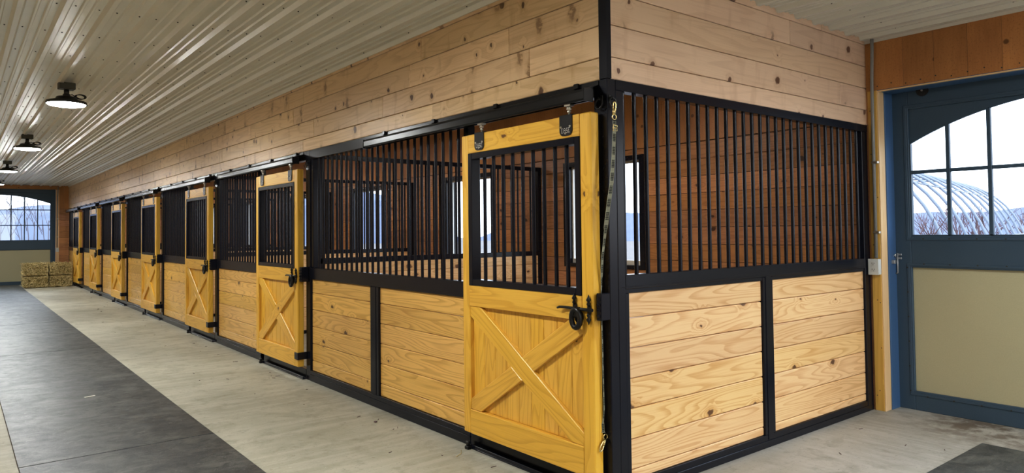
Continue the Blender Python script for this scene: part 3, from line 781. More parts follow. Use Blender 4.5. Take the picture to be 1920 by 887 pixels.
# ------------------------------------------------------------------ sliding stall doors
DW = 1.212; XF, XB = -0.084, -0.018; DZ0, DZ1 = 0.128, 2.106
def stall_door(y, label, flip):
    t = thing('stall_door', label, 'stall door', (0, y, 0), 0, 'yellow sliding stall doors')
    sl, sr = 0.084, 0.086     # far and near stile widths
    gy0, gy1, gz0, gz1 = sr, DW-sl+0.008, 1.105, 1.982
    pz0, pz1 = 0.287, 0.968
    for q in ((0, gy0), (gy1, DW)):
        bm = B(); bx(bm, XF, XB, q[0], q[1], DZ0, DZ1, .006); obj('stile', bm, M['doorZ'], t)
    for q in ((gz1, DZ1), (pz1, gz0), (DZ0, pz0)):
        bm = B(); bx(bm, XF, XB, gy0, gy1, q[0], q[1], .003); obj('rail', bm, M['doorY'], t)
    bm = B(); n = 9
    for i in range(n): bx(bm, XF+.032, XB-.006, gy0+(gy1-gy0)*i/n+.0006, gy0+(gy1-gy0)*(i+1)/n-.0006, pz0, pz1, .004)
    obj('plank_panel', bm, M['doorZ'], t)
    # X brace: one diagonal whole, the other in two halves
    w = 0.058
    cy, cz = (gy0+gy1)/2, (pz0+pz1)/2; hy, hz = (gy1-gy0)/2, (pz1-pz0)/2
    def diag(sgn, mode):
        ang = math.atan2(2*hz, 2*hy)*sgn; ln = math.hypot(hy, hz)
        out = B()
        segs = [(-1.0, 1.0)] if mode else [(-1.0, -w/ln/abs(math.sin(2*ang))*1.0), (w/ln/abs(math.sin(2*ang)), 1.0)]
        # clip the band against the panel rectangle
        for s, e in segs:
            dy, dz = math.cos(ang), math.sin(ang); ny, nz = -dz, dy
            poly = [(cy+dy*ln*s*1.2*(1 if mode or abs(s) == 1 else 1/1.2)+ny*w*q, cz+dz*ln*s*1.2*(1 if mode or abs(s) == 1 else 1/1.2)+nz*w*q) for q in (-1, 1)]
            poly2 = [(cy+dy*ln*e*1.2*(1 if mode or abs(e) == 1 else 1/1.2)+ny*w*q, cz+dz*ln*e*1.2*(1 if mode or abs(e) == 1 else 1/1.2)+nz*w*q) for q in (1, -1)]
            if not mode:   # cut the inner ends parallel to the whole brace
                oa = -ang; ody, odz = math.cos(oa), math.sin(oa); ony, onz = -odz, ody
                def cutpt(q, side):
                    # intersection of edge line q with the whole brace's edge line
                    py, pz_ = cy+ny*w*q, cz+nz*w*q; den = dy*ony+dz*onz
                    tt = (side*w - ((py-cy)*ony+(pz_-cz)*onz))/den
                    return (py+dy*tt, pz_+dz*tt)
                mid_t = lambda q: cutpt(q, 1)
                sgn2 = 1 if ((cy+dy*ln*(s+e)/2-cy)*ony+(cz+dz*ln*(s+e)/2-cz)*onz) > 0 else -1
                if abs(s) == 1: poly2 = [cutpt(1, sgn2), cutpt(-1, sgn2)]
                else: poly = [cutpt(-1, sgn2), cutpt(1, sgn2)]
            P = poly+poly2
            def clip(P, ax, val, keep_less):
                R_ = []
                for i in range(len(P)):
                    a, b_ = P[i], P[(i+1) % len(P)]
                    ia = (a[ax] <= val) == keep_less or abs(a[ax]-val) < 1e-9; ib = (b_[ax] <= val) == keep_less or abs(b_[ax]-val) < 1e-9
                    if ia: R_.append(a)
                    if ia != ib:
                        f = (val-a[ax])/(b_[ax]-a[ax]); R_.append((a[0]+(b_[0]-a[0])*f, a[1]+(b_[1]-a[1])*f))
                return R_
            for ax, val, kl in ((0, gy0, False), (0, gy1, True), (1, pz0, False), (1, pz1, True)): P = clip(P, ax, val, kl)
            if mode or True:
                cyy = sum(p[0] for p in P)/len(P); czz = sum(p[1] for p in P)/len(P)
                Q = [(p[0]+(cyy-p[0])*0.0, p[1]) for p in P]
                prism(out, Q, XF+.006 if mode else XF+.007, XF+.033, 'X')
        eds = [e for e in out.edges if all(abs(v.co.x-(XF+(.006 if mode else .007))) < 1e-5 for v in e.verts)]
        bmesh.ops.bevel(out, geom=eds, offset=0.004, segments=1, affect='EDGES')
        return out
    def diag_mat(sgn): return M['brace+'] if sgn > 0 else M['brace-']
    s1 = -1 if not flip else 1        # local y runs away from the camera: brace from far-top to near-bottom
    # whole diagonal
    bmA = diag(s1, True); obj('brace', bmA, diag_mat(s1), t)
    bmB = diag(-s1, False); obj('brace', bmB, diag_mat(-s1), t)
    # steel grille
    g = 0.040
    bm = B()
    bx(bm, XF-.004, XB+.004, gy0, gy0+g, gz0, gz1, .003); bx(bm, XF-.004, XB+.004, gy1-g, gy1, gz0, gz1, .003)
    bx(bm, XF-.004, XB+.004, gy0+g, gy1-g, gz0, gz0+g, .003); bx(bm, XF-.004, XB+.004, gy0+g, gy1-g, gz1-g, gz1, .003)
    gr = obj('grille_frame', bm, M['black'], t)
    for i in range(1, 10):
        yy = gy0+g+(gy1-gy0-2*g)*i/10
        if i == 1:
            bm = B(); tube(bm, [(-0.05, 0, gz0+g-.005), (-0.05, 0, gz1-g+.005)], 0.0125, 10, cap=False); fb = obj('bar', bm, M['black'], gr, recalc=False); fb.location = (0, yy, 0)
        else:
            c = fb.copy(); COL.objects.link(c); c.parent = gr; c.location = (0, yy, 0)
    # hangers
    for yy in (0.188, 1.006):
        bm = B()
        hw = 0.050; zt, zb = DZ1+.004, 1.994; pts = [(yy-hw, zt), (yy+hw, zt), (yy+hw, zb+.03)]
        for k in range(1, 6): a = -PI*k/12; pts.append((yy+hw-.03+.03*math.cos(a), zb+.03+.03*math.sin(a)))
        pts.append((yy+hw-.03, zb)); pts.append((yy-hw+.03, zb))
        for k in range(1, 6): a = -PI/2-PI*k/12; pts.append((yy-hw+.03+.03*math.cos(a), zb+.03+.03*math.sin(a)))
        pts.append((yy-hw, zb+.03))
        prism(bm, pts, XF-.006, XF-.0005, 'X'); bx(bm, XF-.006, XB+.01, yy-hw, yy+hw, DZ1+.001, DZ1+.006)
        h = obj('hanger', bm, M['iron'], t)
        bm = B()
        for (a, c_) in ((-.036, 2.045), (.036, 2.045), (0.0, 2.008)): lathe(bm, [(0.004, XF-.011), (0.007, XF-.009), (0.007, XF-.006)], 10, (0, yy+a, c_), 'X')
        obj('bolt', bm, M['zinc'], h)
        bm = B()      # dotted stencil letters punched in the plate
        glyph = ["1110011001110111", "1000100101000100", "1100111101110110", "1000100100010100", "1110100101110111"]
        for r_, row in enumerate(glyph):
            for q, ch in enumerate(row):
                if ch == '1':
                    dy = -(q-7.5)*0.0042; dz = -r_*0.006
                    bx(bm, XF-.0072, XF-.006, yy+dy-.0013, yy+dy+.0013, 2.036+dz-.0016, 2.036+dz+.0016)
        obj('stencil_marking', bm, M['white'], h)
        bm = B(); tube(bm, [(-.089, yy-.03, DZ1+.004), (-.089, yy-.03, 2.175)], 0.006, 8)
        lathe(bm, [(0.016, 2.138), (0.016, 2.152)], 6, (-.089, yy-.03, 0)); lathe(bm, [(0.012, 2.122), (0.012, 2.132)], 6, (-.089, yy-.03, 0))
        bx(bm, -.106, -.072, yy-.055, yy-.005, 2.155, 2.166, .002)
        obj('trolley_bolt', bm, M['zinc'], h)
    # gothic latch
    lt = None
    def finial(bm, yy, zz, up, s=1.0):
        prof = [(.005, 0), (.012*s, .012), (.006, .024), (.014*s, .034), (.006, .050), (.001, .064)]
        lathe(bm, [(r, (h if up else -h)) for r, h in (prof if up else prof[::-1])], 10, (-.094, yy, zz))
    bm = B()
    xx = -.100
    tube(bm, [(xx-.012, 0.252, 1.030), (xx-.010, 0.235, 1.036), (xx, 0.20, 1.036), (xx, 0.13, 1.034), (xx, -0.010, 1.034)], [.006, .007, .008, .009, .009], 10)
    lt = obj('latch', bm, M['iron'], t)
    bm = B()
    bx(bm, -.094, XF-.0005, 0.118, 0.150, 0.990, 1.060, .004); finial(bm, 0.134, 1.055, True)
    bx(bm, -.094, XF-.0005, 0.010, 0.038, 1.010, 1.058, .004); finial(bm, 0.024, 1.052, True); finial(bm, 0.024, 1.016, False)
    obj('latch_plate', bm, M['iron'], lt)
    bm = B(); pts = []
    for k in range(16):
        a = 2*PI*k/16; pts.append((xx-.012, 0.105+.033*math.cos(a), 0.982+.050*math.sin(a)))
    tube(bm, pts, .015, 10, closed=True); lathe(bm, [(0.036, XF-.006), (0.036, XF-.0005)], 18, (0, 0.105, 0.990), 'X')
    bx(bm, xx-.016, XF-.006, 0.078, 0.132, 0.985, 1.045, .008)
    obj('ring_pull', bm, M['iron'], lt)
    # screw plugs
    bm = B()
    for (yy, zz) in ((0.30, 1.02), (0.95, 1.03), (0.6, 0.45), (0.75, 0.52), (0.35, 0.80), (0.22, 0.86)):
        lathe(bm, [(0.004, XF-.0007), (0.004, XF+.004)], 6, (0, yy, zz), 'X')
    return t, bm
def mk_brace(sgn):
    # grain runs along the diagonal: rotate coordinates in the y-z plane
    m = M['doorY'].copy(); m.name = 'yellow_pine_brace'
    nt = m.node_tree
    tc = [n for n in nt.nodes if n.type == 'TEX_COORD'][0]
    sepn = [l.to_node for l in nt.links if l.from_node == tc][0]
    mp = nt.nodes.new('ShaderNodeMapping'); ang = math.atan2(.68, 1.05)*sgn
    mp.inputs['Rotation'].default_value = (-ang, 0, 0)
    nt.links.new(tc.outputs['Object'], mp.inputs['Vector']); nt.links.new(mp.outputs[0], sepn.inputs[0])
    return m
M['brace+'] = mk_brace(1); M['brace-'] = mk_brace(-1)
dl = ['nearest yellow stall door with an X brace, beside the corner post', 'second yellow stall door from the corner post, with an X brace', 'third stall door from the corner post, with an X brace',
      'fourth stall door from the corner post', 'fifth stall door from the corner post', 'sixth stall door, second before the hay bales', 'farthest stall door, right beside the hay bales']
D1, sb = stall_door(0.047, dl[0], True); sb.free()
D2, sb = stall_door(POSTY[0]+.062, dl[1], False); sb.free()
DOFF = [.062, .060, .062, .058, .065, .075]
for k in range(1, 6): dup(D1 if k in (1, 2) else D2, (0, POSTY[k]+DOFF[k], 0), dl[k+1])

# ------------------------------------------------------------------ tie rings and lead rope
def tie_ring(loc, rz, label, grp='black tie rings on the posts'):
    """local: mounted on face y=0 looking to -y"""
    t = thing('tie_ring', label, 'tie ring', loc, rz, grp)
    bm = B(); bx(bm, -.010, .010, -.005, 0.0, -.022, .022, .002); tube(bm, [(-.005, -.004, .006), (-.005, -.020, .008), (0, -.026, 0), (.005, -.020, -.004), (.005, -.004, -.004)], .004, 8)
    obj('eye_plate', bm, M['iron'], t)
    bm = B(); tube(bm, [(.026*math.cos(2*PI*k/18), -.024+.004*math.sin(2*PI*k/18), -.026+.028*math.sin(2*PI*k/18)) for k in range(18)], .0045, 8, closed=True)
    obj('ring', bm, M['iron'], t)
    return t
T0 = tie_ring((0.020, 0.0, 2.178), 0, 'black tie ring on the corner post holding the lead rope')
dup(T0, (0.0, 0.040, 2.178), 'empty black tie ring on the aisle face of the corner post', rz=-PI/2)
for k in range(6):
    dup(T0, (0.0, POSTY[k]-0.01, 2.165), 'black tie ring on the post beside the %s stall door' % ORD[k+1], rz=-PI/2)

lr = thing('lead_rope', 'checked black lead rope with brass snaps hanging down the corner post', 'lead rope', (0, 0, 0))
path = [((.021, -.030, 2.055), 0.0, .012), ((.019, -.031, 2.00), 0.0, .0125), ((.004, -.034, 1.85), 0.1, .0125), ((-.014, -.036, 1.72), 0.35, .0125), ((-.030, -.026, 1.60), 0.7, .0115),
        ((-.038, -.008, 1.46), 1.0, .007), ((-.036, .018, 1.32), 1.3, .007), ((-.030, .034, 1.20), 1.5, .004), ((-.026, .0410, 1.12), 1.57, .004), ((-.026, .0410, 0.97), 1.57, .004), ((-.028, .036, 0.85), 1.5, .004),
        ((-.028, .034, 0.62), 1.3, .004), ((-.026, .033, 0.50), 1.2, .004), ((-.026, .043, 0.42), 1.0, .007), ((-.024, .042, 0.372), 0.9, .012)]
bm = B(); uvl = bm.loops.layers.uv.new('UVMap'); rows = []
NS = 8; dense = []
for i in range(len(path)-1):
    for k in range(NS):
        f = k/NS; a, b_ = path[i], path[i+1]
        dense.append((Vector(a[0]).lerp(Vector(b_[0]), f), a[1]+(b_[1]-a[1])*f, a[2]))
dense.append((Vector(path[-1][0]), path[-1][1], path[-1][2]))
acc = 0
for i, (p, tw, hw) in enumerate(dense):
    if i: acc += (p-dense[i-1][0]).length
    u = Vector((math.cos(tw)*.9+.1, math.sin(tw)*-0.35 if tw < 1.1 else math.sin(tw)*-0.1, 0)); u.normalize()
    if tw >= 1.1: u = Vector((1, -.08, 0)).normalized()
    nn = u.cross(Vector((0, 0, 1))).normalized()*.0011
    rows.append(([bm.verts.new(p-u*hw-nn), bm.verts.new(p+u*hw-nn), bm.verts.new(p+u*hw+nn), bm.verts.new(p-u*hw+nn)], acc))
for (A, a0), (Bq, a1) in zip(rows, rows[1:]):
    for k in range(4):
        f = bm.faces.new([A[k], A[(k+1) % 4], Bq[(k+1) % 4], Bq[k]])
        us = (0, 1) if k == 0 else ((1, 1) if k == 1 else ((1, 0) if k == 2 else (0, 0)))
        for lp, uv in zip(f.loops, ((us[0], a0), (us[1], a0), (us[1], a1), (us[0], a1))): lp[uvl].uv = uv
obj('strap', bm, M['strap'], lr)
def snap(at, tilt, name_):
    at = Vector(at)
    bm = B(); ct, st_ = math.cos(tilt), math.sin(tilt)
    def T(x, z): return at+Vector((x*ct-z*st_, 0, x*st_+z*ct))
    tube(bm, [T(-.004, .0), T(-.006, .03)], [.007, .0085], 8)
    tube(bm, [T(.004, .0), T(.010, .03), T(.014, .052), T(.008, .068), T(-.004, .066), T(-.010, .052), T(-.006, .03)], .0045, 8)
    tube(bm, [T(.016*math.cos(2*PI*k/14), -.014+.014*math.sin(2*PI*k/14)) for k in range(14)], .0035, 6, closed=True)
    tube(bm, [T(-.006, .034), T(-.014, .036)], .003, 6)
    return obj('snap_hook', bm, M['brass'], lr)
snap((.021, -.030, 2.088), 0.0, 'top'); snap((-.022, .036, .338), PI-0.5, 'bottom')
bm = B(); tube(bm, [(.006, -.034, 2.030), (.036, -.034, 2.030), (.036, -.034, 1.998), (.006, -.034, 1.998)], .003, 6, closed=True); tube(bm, [(.006, -.034, 2.014), (.036, -.034, 2.014)], .0028, 6)
obj('buckle', bm, M['brass'], lr)

# ------------------------------------------------------------------ electrical bits
def conduit(loc, rz, ztop, zbot, label):
    t = thing('conduit', label, 'conduit', loc, rz)
    bm = B(); tube(bm, [(0, -.013, zbot), (0, -.013, 2.45), (0, -.013, 2.6), (0.012, -.02, 2.9), (0.012, -.02, ztop)], .0125, 12); obj('pipe', bm, M['conduit'], t)
    for z in (1.42, 1.98):
        bm = B(); bx(bm, -.015, .036, -.028, -.0005, z-.010, z+.010, .003); lathe(bm, [(0.005, -.032), (0.005, -.027)], 8, (.026, 0, z), 'Y'); obj('strap', bm, M['zinc'], t)
    return t
conduit((3.045, -.055, 0), -PI/2, 2.975, 1.215, 'grey electrical conduit running down the jamb to the socket box by the barn door')
def outlet(loc, rz, label):
    t = thing('outlet_box', label, 'socket', loc, rz)
    bm = B(); bx(bm, -.038, .038, -.052, -.0005, -.062, .062, .003); obj('box', bm, M['plate'], t)
    bm = B(); bx(bm, -.040, .040, -.056, -.052, -.064, .064, .003); obj('cover_plate', bm, M['plate'], t)
    for dz in (.024, -.024):
        bm = B(); bx(bm, -.016, .016, -.058, -.056, dz-.016, dz+.016, .002); s = obj('socket', bm, M['plate'], t)
        bm = B(); bx(bm, -.009, -.006, -.059, -.058, dz, dz+.010); bx(bm, .006, .009, -.059, -.058, dz, dz+.010); lathe(bm, [(.003, -.059), (.003, -.058)], 8, (0, 0, dz-.007), 'Y'); obj('slot', bm, M['dark'], s)
    return t
outlet((3.045, -.048, 1.146), -PI/2, 'pale two-way socket box on the honey jamb beside the blue barn door')
conduit((-0.30, YE-.0205, 0), 0, 2.975, 1.09, 'grey conduit beside the far barn door')
outlet((-0.30, YE-.0205, 1.02), 0, 'pale socket box beside the far barn door, above the hay')

# ------------------------------------------------------------------ ceiling lamps
def lamp(loc, label):
    t = thing('ceiling_lamp', label, 'lamp', loc, 0.1, 'round lamps down the aisle ceiling')
    bm = B(); bx(bm, -.07, .07, -.05, .05, -.085, -.019, .004); obj('junction_box', bm, M['lampbox'], t)
    bm = B(); tube(bm, [(0, 0, -.085), (0, 0, -.15)], .024, 12); lathe(bm, [(.03, -.16), (.034, -.14), (.03, -.13)], 12); obj('stem', bm, M['lampbody'], t)
    bm = B(); lathe(bm, [(.085, -.160), (.10, -.185), (.175, -.205), (.182, -.226), (.180, -.234), (.170, -.234), (.168, -.226)], 32); obj('housing', bm, M['lampbody'], t)
    bm = B(); lathe(bm, [(.166, -.2262), (.162, -.240), (.12, -.248), (.02, -.250)], 32); obj('lens', bm, M['lens'], t)
    bm = B()
    for q in range(3):
        pts = [(.06+.05+.045*math.cos(2*PI*k/16)+.012*q, .02*q-.02, -.150+.022*math.sin(2*PI*k/16)+.006*q) for k in range(16)]
        tube(bm, pts, .0045, 6, closed=True)
    tube(bm, [(.02, 0, -.14), (.05, 0, -.13), (.08, 0, -.15)], .005, 6)
    obj('cord', bm, M['dark'], t)
    return t
ll = ['nearest round lamp hanging from the ribbed ceiling', 'second round ceiling lamp down the aisle', 'third round ceiling lamp down the aisle', 'fourth round ceiling lamp, at the left edge of the view',
      'round ceiling lamp overhead near the corner, outside the view', 'round ceiling lamp behind the camera in the aisle', 'unseen round lamp added in the side bay to light the side panel']  # the side bay lamp is an unseen addition that brightens the side panel
L0 = lamp((-1.93, 5.45, HC), ll[0])
sl0 = None
for k, (sx, sy) in enumerate([(1.6, 2.1)]+[(1.6, POSTY[q]+1.55) for q in range(6)]):
    c = dup(L0, (sx, sy, HC), 'round ceiling lamp inside the %s stall, hidden above the grille' % ORD[k], 'round lamps inside the stalls')
    for ch in c.children:
        if ch.name.startswith('lens'):
            if sl0 is None: sl0 = ch.data.copy(); sl0.materials[0] = M['lens2']
            ch.data = sl0
for lb, p in zip(ll[1:], ((-1.95, 9.9), (-1.97, 14.5), (-1.99, 18.9), (-1.95, 0.9), (-1.95, -3.6), (1.3, -2.5))): dup(L0, (p[0], p[1], HC), lb)

# ------------------------------------------------------------------ hay bales
def bale(loc, dims, label, seed, top=False, left=False):
    t = thing('hay_bale', label, 'hay bale', loc, 0, 'hay bales at the end of the aisle')
    w, d, h = dims; Rr = random.Random(seed)
    bm = B(); nx, ny, nz = 14, 14, 9
    bmesh.ops.create_grid(bm, x_segments=1, y_segments=1, size=0.5); bm.free()
    bm = B(); grid = {}
    def V(i, j, k):
        key = (i, j, k)
        if key not in grid:
            fx, fy, fz = i/nx-.5, j/ny-.5, k/nz
            rx = 1-0.16*(abs(2*fz-1)**4+abs(2*fy)**4)*.5; 
            ry = 1-0.12*(abs(2*fz-1)**4); 
            p = Vector((fx*w*rx, fy*d*ry, fz*h))
            p += Vector((Rr.uniform(-1, 1), Rr.uniform(-1, 1), Rr.uniform(-1, 1)*(0 if k == 0 else .6)))*.009
            if k == 0: p.z = 0
            grid[key] = bm.verts.new(p)
        return grid[key]
    for i in range(nx):
        for j in range(ny):
            for k in (0, nz): bm.faces.new([V(i, j, k), V(i+1, j, k), V(i+1, j+1, k), V(i, j+1, k)])
    for i in range(nx):
        for k in range(nz):
            for j in (0, ny): bm.faces.new([V(i, j, k), V(i+1, j, k), V(i+1, j, k+1), V(i, j, k+1)])
    for j in range(ny):
        for k in range(nz):
            for i in (0, nx): bm.faces.new([V(i, j, k), V(i, j+1, k), V(i, j+1, k+1), V(i, j, k+1)])
    obj('bale_body', bm, M['hay'], t)
    bm = B()
    def straw(p, d_, ln, wd):
        d_ = Vector(d_).normalized(); s = d_.cross(Vector((Rr.uniform(-1, 1), Rr.uniform(-1, 1), Rr.uniform(-1, 1)))).normalized()*wd
        q = p+d_*ln*.5+Vector((Rr.uniform(-.006, .006), Rr.uniform(-.01, .01), Rr.uniform(-.006, .006))); e = p+d_*ln
        a = [bm.verts.new(p-s), bm.verts.new(p+s), bm.verts.new(q+s), bm.verts.new(q-s), bm.verts.new(e+s*.5), bm.verts.new(e-s*.5)]
        bm.faces.new([a[0], a[1], a[2], a[3]]); bm.faces.new([a[3], a[2], a[4], a[5]])
    for _ in range(1300):
        face = Rr.random(); 
        if face < .55: p = Vector((Rr.uniform(-.5, .5)*w, -d/2*.97, Rr.uniform(0.02, .98)*h)); n = Vector((0, -1, 0))
        elif face < .75: p = Vector((-w/2*.97, Rr.uniform(-.5, .5)*d, Rr.uniform(0.02, .98)*h)); n = Vector((-1, 0, 0))
        else: p = Vector((Rr.uniform(-.5, .5)*w, Rr.uniform(-.5, .5)*d, h*.99)); n = Vector((0, 0, 1))
        d_ = Vector((Rr.gauss(0, 1), Rr.gauss(0, 1), Rr.gauss(0, .8))); d_ -= n*d_.dot(n); d_ = d_.normalized()+n*abs(Rr.gauss(.12, .22))
        ln = Rr.uniform(.04, .14)
        if p.z + d_.z*ln < 0.01: d_.z = abs(d_.z)
        e_ = p+d_.normalized()*ln
        e_.x = max(-w/2-(.06 if left else -.004), min(w/2-.006, e_.x)); e_.z = max(.012, min(h+(.05 if top else -.012), e_.z)); e_.y = max(-d/2-.06, min(d/2+.03, e_.y))
        p.x = max(-w/2+.004, min(w/2-.006, p.x)); p.z = max(.012, min(h-(.0 if top else .012), p.z))
        if (e_-p).length > .015: straw(p+(n*.003 if n.z < .5 or top else n*0), e_-p, (e_-p).length, Rr.uniform(.003, .0075))
    s = obj('loose_straw', bm, M['straw'], t, recalc=False); s['kind'] = 'stuff'
    bm = B()
    for fx in (-.22, .22):
        x_ = fx*w; e = .006
        tube(bm, [(x_, -d/2-e, .02), (x_, -d/2-e, h-.004), (x_, d/2+e, h-.004), (x_, d/2+e, .02)], .0025, 5)
    obj('twine', bm, M['straw'], t)
    return t
hb = (.555, .90, .325)
bale((-.972, 21.18, 0), (.575, .90, .33), 'hay bale at bottom left of the stack, on the floor', 1, False, True)
bale((-.385, 21.18, 0), (.555, .90, .33), 'hay bale at bottom right of the stack, against the stall', 2)
bale((-.980, 21.17, .335), (.575, .90, .325), 'hay bale at top left of the stack', 3, True, True)
bale((-.385, 21.18, .335), (.555, .90, .325), 'hay bale at top right of the stack, next to the last stall', 4, True)

# ------------------------------------------------------------------ litter on the floor
bm = B(); Rr = random.Random(9)
for _ in range(70):
    if Rr.random() < .5: p = (Rr.uniform(-.9, -.15), Rr.uniform(1.2, 20), .0025)
    elif Rr.random() < .6: p = (Rr.uniform(-.28, -.13), Rr.uniform(.3, 20), .0025)
    else: p = (Rr.uniform(.6, 2.9), Rr.uniform(-1.0, -.1), .0025)
    a = Rr.uniform(0, PI); ln = Rr.uniform(.005, .022); bx(bm, -ln, ln, -.0016, .0016, -.0015, .0015, 0, Matrix.Translation(p) @ Matrix.Rotation(a, 4, 'Z'))
tag(obj('straw_litter', bm, M['twig']), 'scattered bits of straw and chaff on the concrete', 'litter', kind='stuff')
bm = B(); bx(bm, -.045, .045, -.012, .012, 0, .003, .001, Matrix.Translation((-1.82, 4.65, .0092)) @ Matrix.Rotation(.3, 4, 'Z'))
tag(obj('paper_scrap', bm, M['paper']), 'small white scrap lying on the rubber aisle mat', 'scrap')
bm = B(); lathe(bm, [(.006, 0), (.014, .004), (.010, .010), (.002, .012)], 7, (-.22, 2.25, 0.0))
tag(obj('dirt_clod', bm, M['twig']), 'small dark dirt clod on the concrete by the near stall front', 'dirt clod')
bm = B(); tube(bm, [(-.21, 1.17, .004), (-.15, 1.20, .006), (-.11, 1.26, .004)], .0025, 5)
tag(obj('straw_stalk', bm, M['straw']), 'single long straw stalk at the foot of the nearest stall door', 'straw')

# ------------------------------------------------------------------ outside
hh = thing('hoop_house', 'bare pale greenhouse hoops outside the right barn door window', 'greenhouse frame', (10.8, 2.05, -.16), math.atan2(.17, .98))
Wh, Hh = 5.6, 3.12
def hoop_pts(xx, n=26):
    out = []
    for k in range(n+1):
        a = PI*k/n; c_, s_ = math.cos(a), math.sin(a)
        out.append((xx, Wh/2-Wh/2*(abs(c_)**.85)*(1 if c_ > 0 else -1), Hh*(max(0.0, s_)**.8)))
    return out
first = None
for i in range(11):
    if first is None:
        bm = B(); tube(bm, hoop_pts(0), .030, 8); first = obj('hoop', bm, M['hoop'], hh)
    else:
        c = first.copy(); COL.objects.link(c); c.parent = hh; c.location = (1.25*i, 0, 0)
for k in (3, 7, 13, 19, 23):
    bm = B(); q = hoop_pts(0)[k]; tube(bm, [(-.2, q[1], q[2]+.0), (1.25*10+.2, q[1], q[2])], .016, 6); obj('purlin', bm, M['hoop'], hh)
def hill(name, x0, y0, x1, y1, h, label, seed):
    bm = B(); Rr = random.Random(seed); n = 60; vs = []
    ph = [Rr.uniform(0, 6) for _ in range(4)]
    d = Vector((x1-x0, y1-y0, 0)); nrm = Vector((-d.y, d.x, 0)).normalized()*14
    rows = []
    for i in range(n+1):
        f = i/n; hz_ = h*(.78+.13*math.sin(f*9+ph[0])+.06*math.sin(f*23+ph[1])+.03*math.sin(f*71+ph[2])+Rr.uniform(-.015, .015))
        b_ = Vector((x0, y0, -.3))+d*f
        rows.append([bm.verts.new(b_-nrm), bm.verts.new(b_+Vector((0, 0, hz_*.8))-nrm*.4), bm.verts.new(b_+Vector((0, 0, hz_))), bm.verts.new(b_+nrm)])
    for A, Bq in zip(rows, rows[1:]):
        for k in range(3): bm.faces.new([A[k], Bq[k], Bq[k+1], A[k+1]])
    return struct(name, bm, M['hill'], label, 'hill')
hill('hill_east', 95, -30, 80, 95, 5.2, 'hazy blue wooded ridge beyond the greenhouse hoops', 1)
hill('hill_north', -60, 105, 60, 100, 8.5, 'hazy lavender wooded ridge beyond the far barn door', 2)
def bare_tree(loc, h, label, seed, mat, grp, cat='tree', nm='bare_tree', bush=False):
    Rr = random.Random(seed); t = thing(nm, label, cat, loc, 0, grp)
    bmT, bmB = B(), B()
    def grow(p, d, ln, r, dep, bm):
        e = p+d*ln; m_ = p+d*ln*.5+Vector((Rr.uniform(-1, 1), Rr.uniform(-1, 1), 0))*ln*.05
        tube(bm, [p, m_, e], [r, r*.85, r*.68], 5 if dep < 2 else 4, cap=False)
        if dep >= 4: return
        for _ in range(Rr.choice([2, 3, 3])):
            nd = (d+Vector((Rr.uniform(-1, 1), Rr.uniform(-1, 1), Rr.uniform(-.15, .6)))*.62).normalized()
            grow(p+d*ln*Rr.uniform(.55, 1.0), nd, ln*Rr.uniform(.55, .8), r*.55, dep+1, bmB)
    if bush:
        for _ in range(9): grow(Vector((Rr.uniform(-.25, .25), Rr.uniform(-.25, .25), 0)), Vector((Rr.uniform(-.35, .35), Rr.uniform(-.35, .35), 1)).normalized(), h*.4, h*.010, 2, bmT)
        obj('stems', bmT, mat, t); bmB_n = len(bmB.verts)
        if bmB_n: obj('twigs', bmB, mat, t)
        else: bmB.free()
    else:
        grow(Vector((0, 0, 0)), Vector((Rr.uniform(-.05, .05), Rr.uniform(-.05, .05), 1)).normalized(), h*.36, h*.0048, -1, bmT)
        obj('trunk', bmT, mat, t); obj('branches', bmB, mat, t)
    return t
side_b = [(9.2, 2.6, 2.3), (13.0, 4.3, 2.6), (30.0, 6.0, 3.2), (33.0, 8.4, 3.6), (31.0, 4.0, 3.0), (36.0, 10.5, 3.6), (29.0, 9.0, 3.0)]
sbl = ['bare mauve shrub outside, at the left edge of the right barn door window', 'bare mauve shrub standing inside the greenhouse hoops', 'bare mauve shrub behind the hoops, low in the window',
       'bare mauve shrub behind the hoops, tallest of the far clump', 'bare mauve shrub behind the hoops, farthest right of the clump', 'bare mauve shrub at the far back beyond the hoops', 'bare mauve shrub behind the hoops, left of the far clump']
for i, (x_, y_, h_) in enumerate(side_b): bare_tree((x_, y_, -.16), h_, sbl[i], 40+i, M['twig'], 'bare shrubs outside the right barn door', 'shrub', 'bare_shrub', True)
# conifers outside the right door
def conifer(loc, h, label, seed):
    Rr = random.Random(seed); t = thing('conifer', label, 'tree', loc, 0, 'hazy conifers outside')
    bm = B(); tube(bm, [(0, 0, 0), (0, 0, h*.95)], [h*.018, h*.004], 7); obj('trunk', bm, M['twig2'], t)
    bm = B()
    for _ in range(900):
        z_ = Rr.uniform(.08, 1.0)**.9*h; rr = (h-z_)*.26*Rr.uniform(.5, 1.05)+.03; a = Rr.uniform(0, 2*PI)
        p0 = Vector((math.cos(a)*rr*.2, math.sin(a)*rr*.2, z_)); p1 = Vector((math.cos(a)*rr, math.sin(a)*rr, z_-rr*.35))
        s = Vector((-math.sin(a), math.cos(a), 0))*h*.016
        v = [bm.verts.new(p0), bm.verts.new(p0.lerp(p1, .6)+s), bm.verts.new(p1), bm.verts.new(p0.lerp(p1, .6)-s)]; bm.faces.new(v)
    obj('foliage', bm, M['fir'], t, recalc=False); return t
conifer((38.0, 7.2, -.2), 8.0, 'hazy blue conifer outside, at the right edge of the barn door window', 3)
end_s = [(.044, 44, 6.6), (.052, 50, 7.4), (.060, 41, 6.2), (.068, 55, 8.0), (.076, 46, 6.8), (.084, 52, 7.4), (.092, 58, 7.6)]
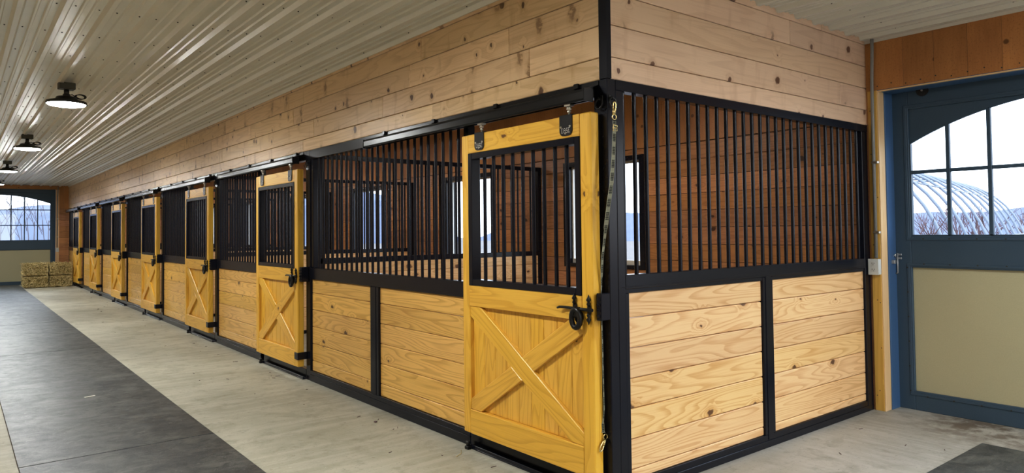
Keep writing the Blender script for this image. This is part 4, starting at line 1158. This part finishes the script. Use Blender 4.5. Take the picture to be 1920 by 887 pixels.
for i, (s_, y_, h_) in enumerate(end_s):
    bare_tree((-2.8+s_*(y_+2.6), y_, -.16), h_, ('leftmost' if i == 0 else ORD[i])+' bare grey tree'+('' if i == 0 else ' from the left')+' seen through the far barn door window', 60+i, M['twig2'], 'bare trees beyond the far barn door')

# ------------------------------------------------------------------ world, lights, camera
w = bpy.data.worlds.new('World'); S.world = w; w.use_nodes = True
nt = w.node_tree; nt.nodes.clear(); b = NB(nt)
out = nt.nodes.new('ShaderNodeOutputWorld'); bg = nt.nodes.new('ShaderNodeBackground')
gx, gy, gz = b.sep(b.n('ShaderNodeTexCoord').outputs['Generated'])
cl = b.noise(b.n('ShaderNodeTexCoord').outputs['Generated'], 3.0, 3.0)
colw = b.mix(b.smooth(gz, -.05, .6), C(.93, .97, 1.0), C(.78, .88, 1.0))
colw = b.mix(b.smooth(cl, .4, .7, 0.0, .35), colw, C(1, 1, 1))
nt.links.new(colw, bg.inputs[0]); bg.inputs[1].default_value = 4.0
nt.links.new(bg.outputs[0], out.inputs[0])

cam = bpy.data.cameras.new('camera'); co = bpy.data.objects.new('camera', cam); COL.objects.link(co); S.camera = co
px, py, pz_, rx, ry, rz, F, CX, CY = -2.79554740, -2.59722431, 1.46517643, 0.0289164335, -0.0106201397, 0.659087897, 1306.00700, 926.887540, 395.033249
fw = Vector((math.sin(rz)*math.cos(rx), math.cos(rz)*math.cos(rx), math.sin(rx))); rt = Vector((math.cos(rz), -math.sin(rz), 0)); up = rt.cross(fw)
r2 = rt*math.cos(ry)+up*math.sin(ry); u2 = -rt*math.sin(ry)+up*math.cos(ry)
co.matrix_world = Matrix(((r2.x, u2.x, -fw.x, px), (r2.y, u2.y, -fw.y, py), (r2.z, u2.z, -fw.z, pz_), (0, 0, 0, 1)))
cam.sensor_fit = 'HORIZONTAL'; cam.sensor_width = 36.0; cam.lens = F/1920*36
cam.shift_x = (960-CX)/1920; cam.shift_y = (CY-443.5)/1920; cam.clip_start = 0.05; cam.clip_end = 500

S.view_settings.view_transform = 'Standard'; S.view_settings.look = 'None'
S.view_settings.exposure = 0.22; S.view_settings.gamma = 1.0
S.view_settings.use_curve_mapping = True      # a gentle contrast curve
cm = S.view_settings.curve_mapping; cv = cm.curves[3]
for q in ((0.08, 0.068), (0.28, 0.285), (0.60, 0.67)): cv.points.new(*q)
cm.update()
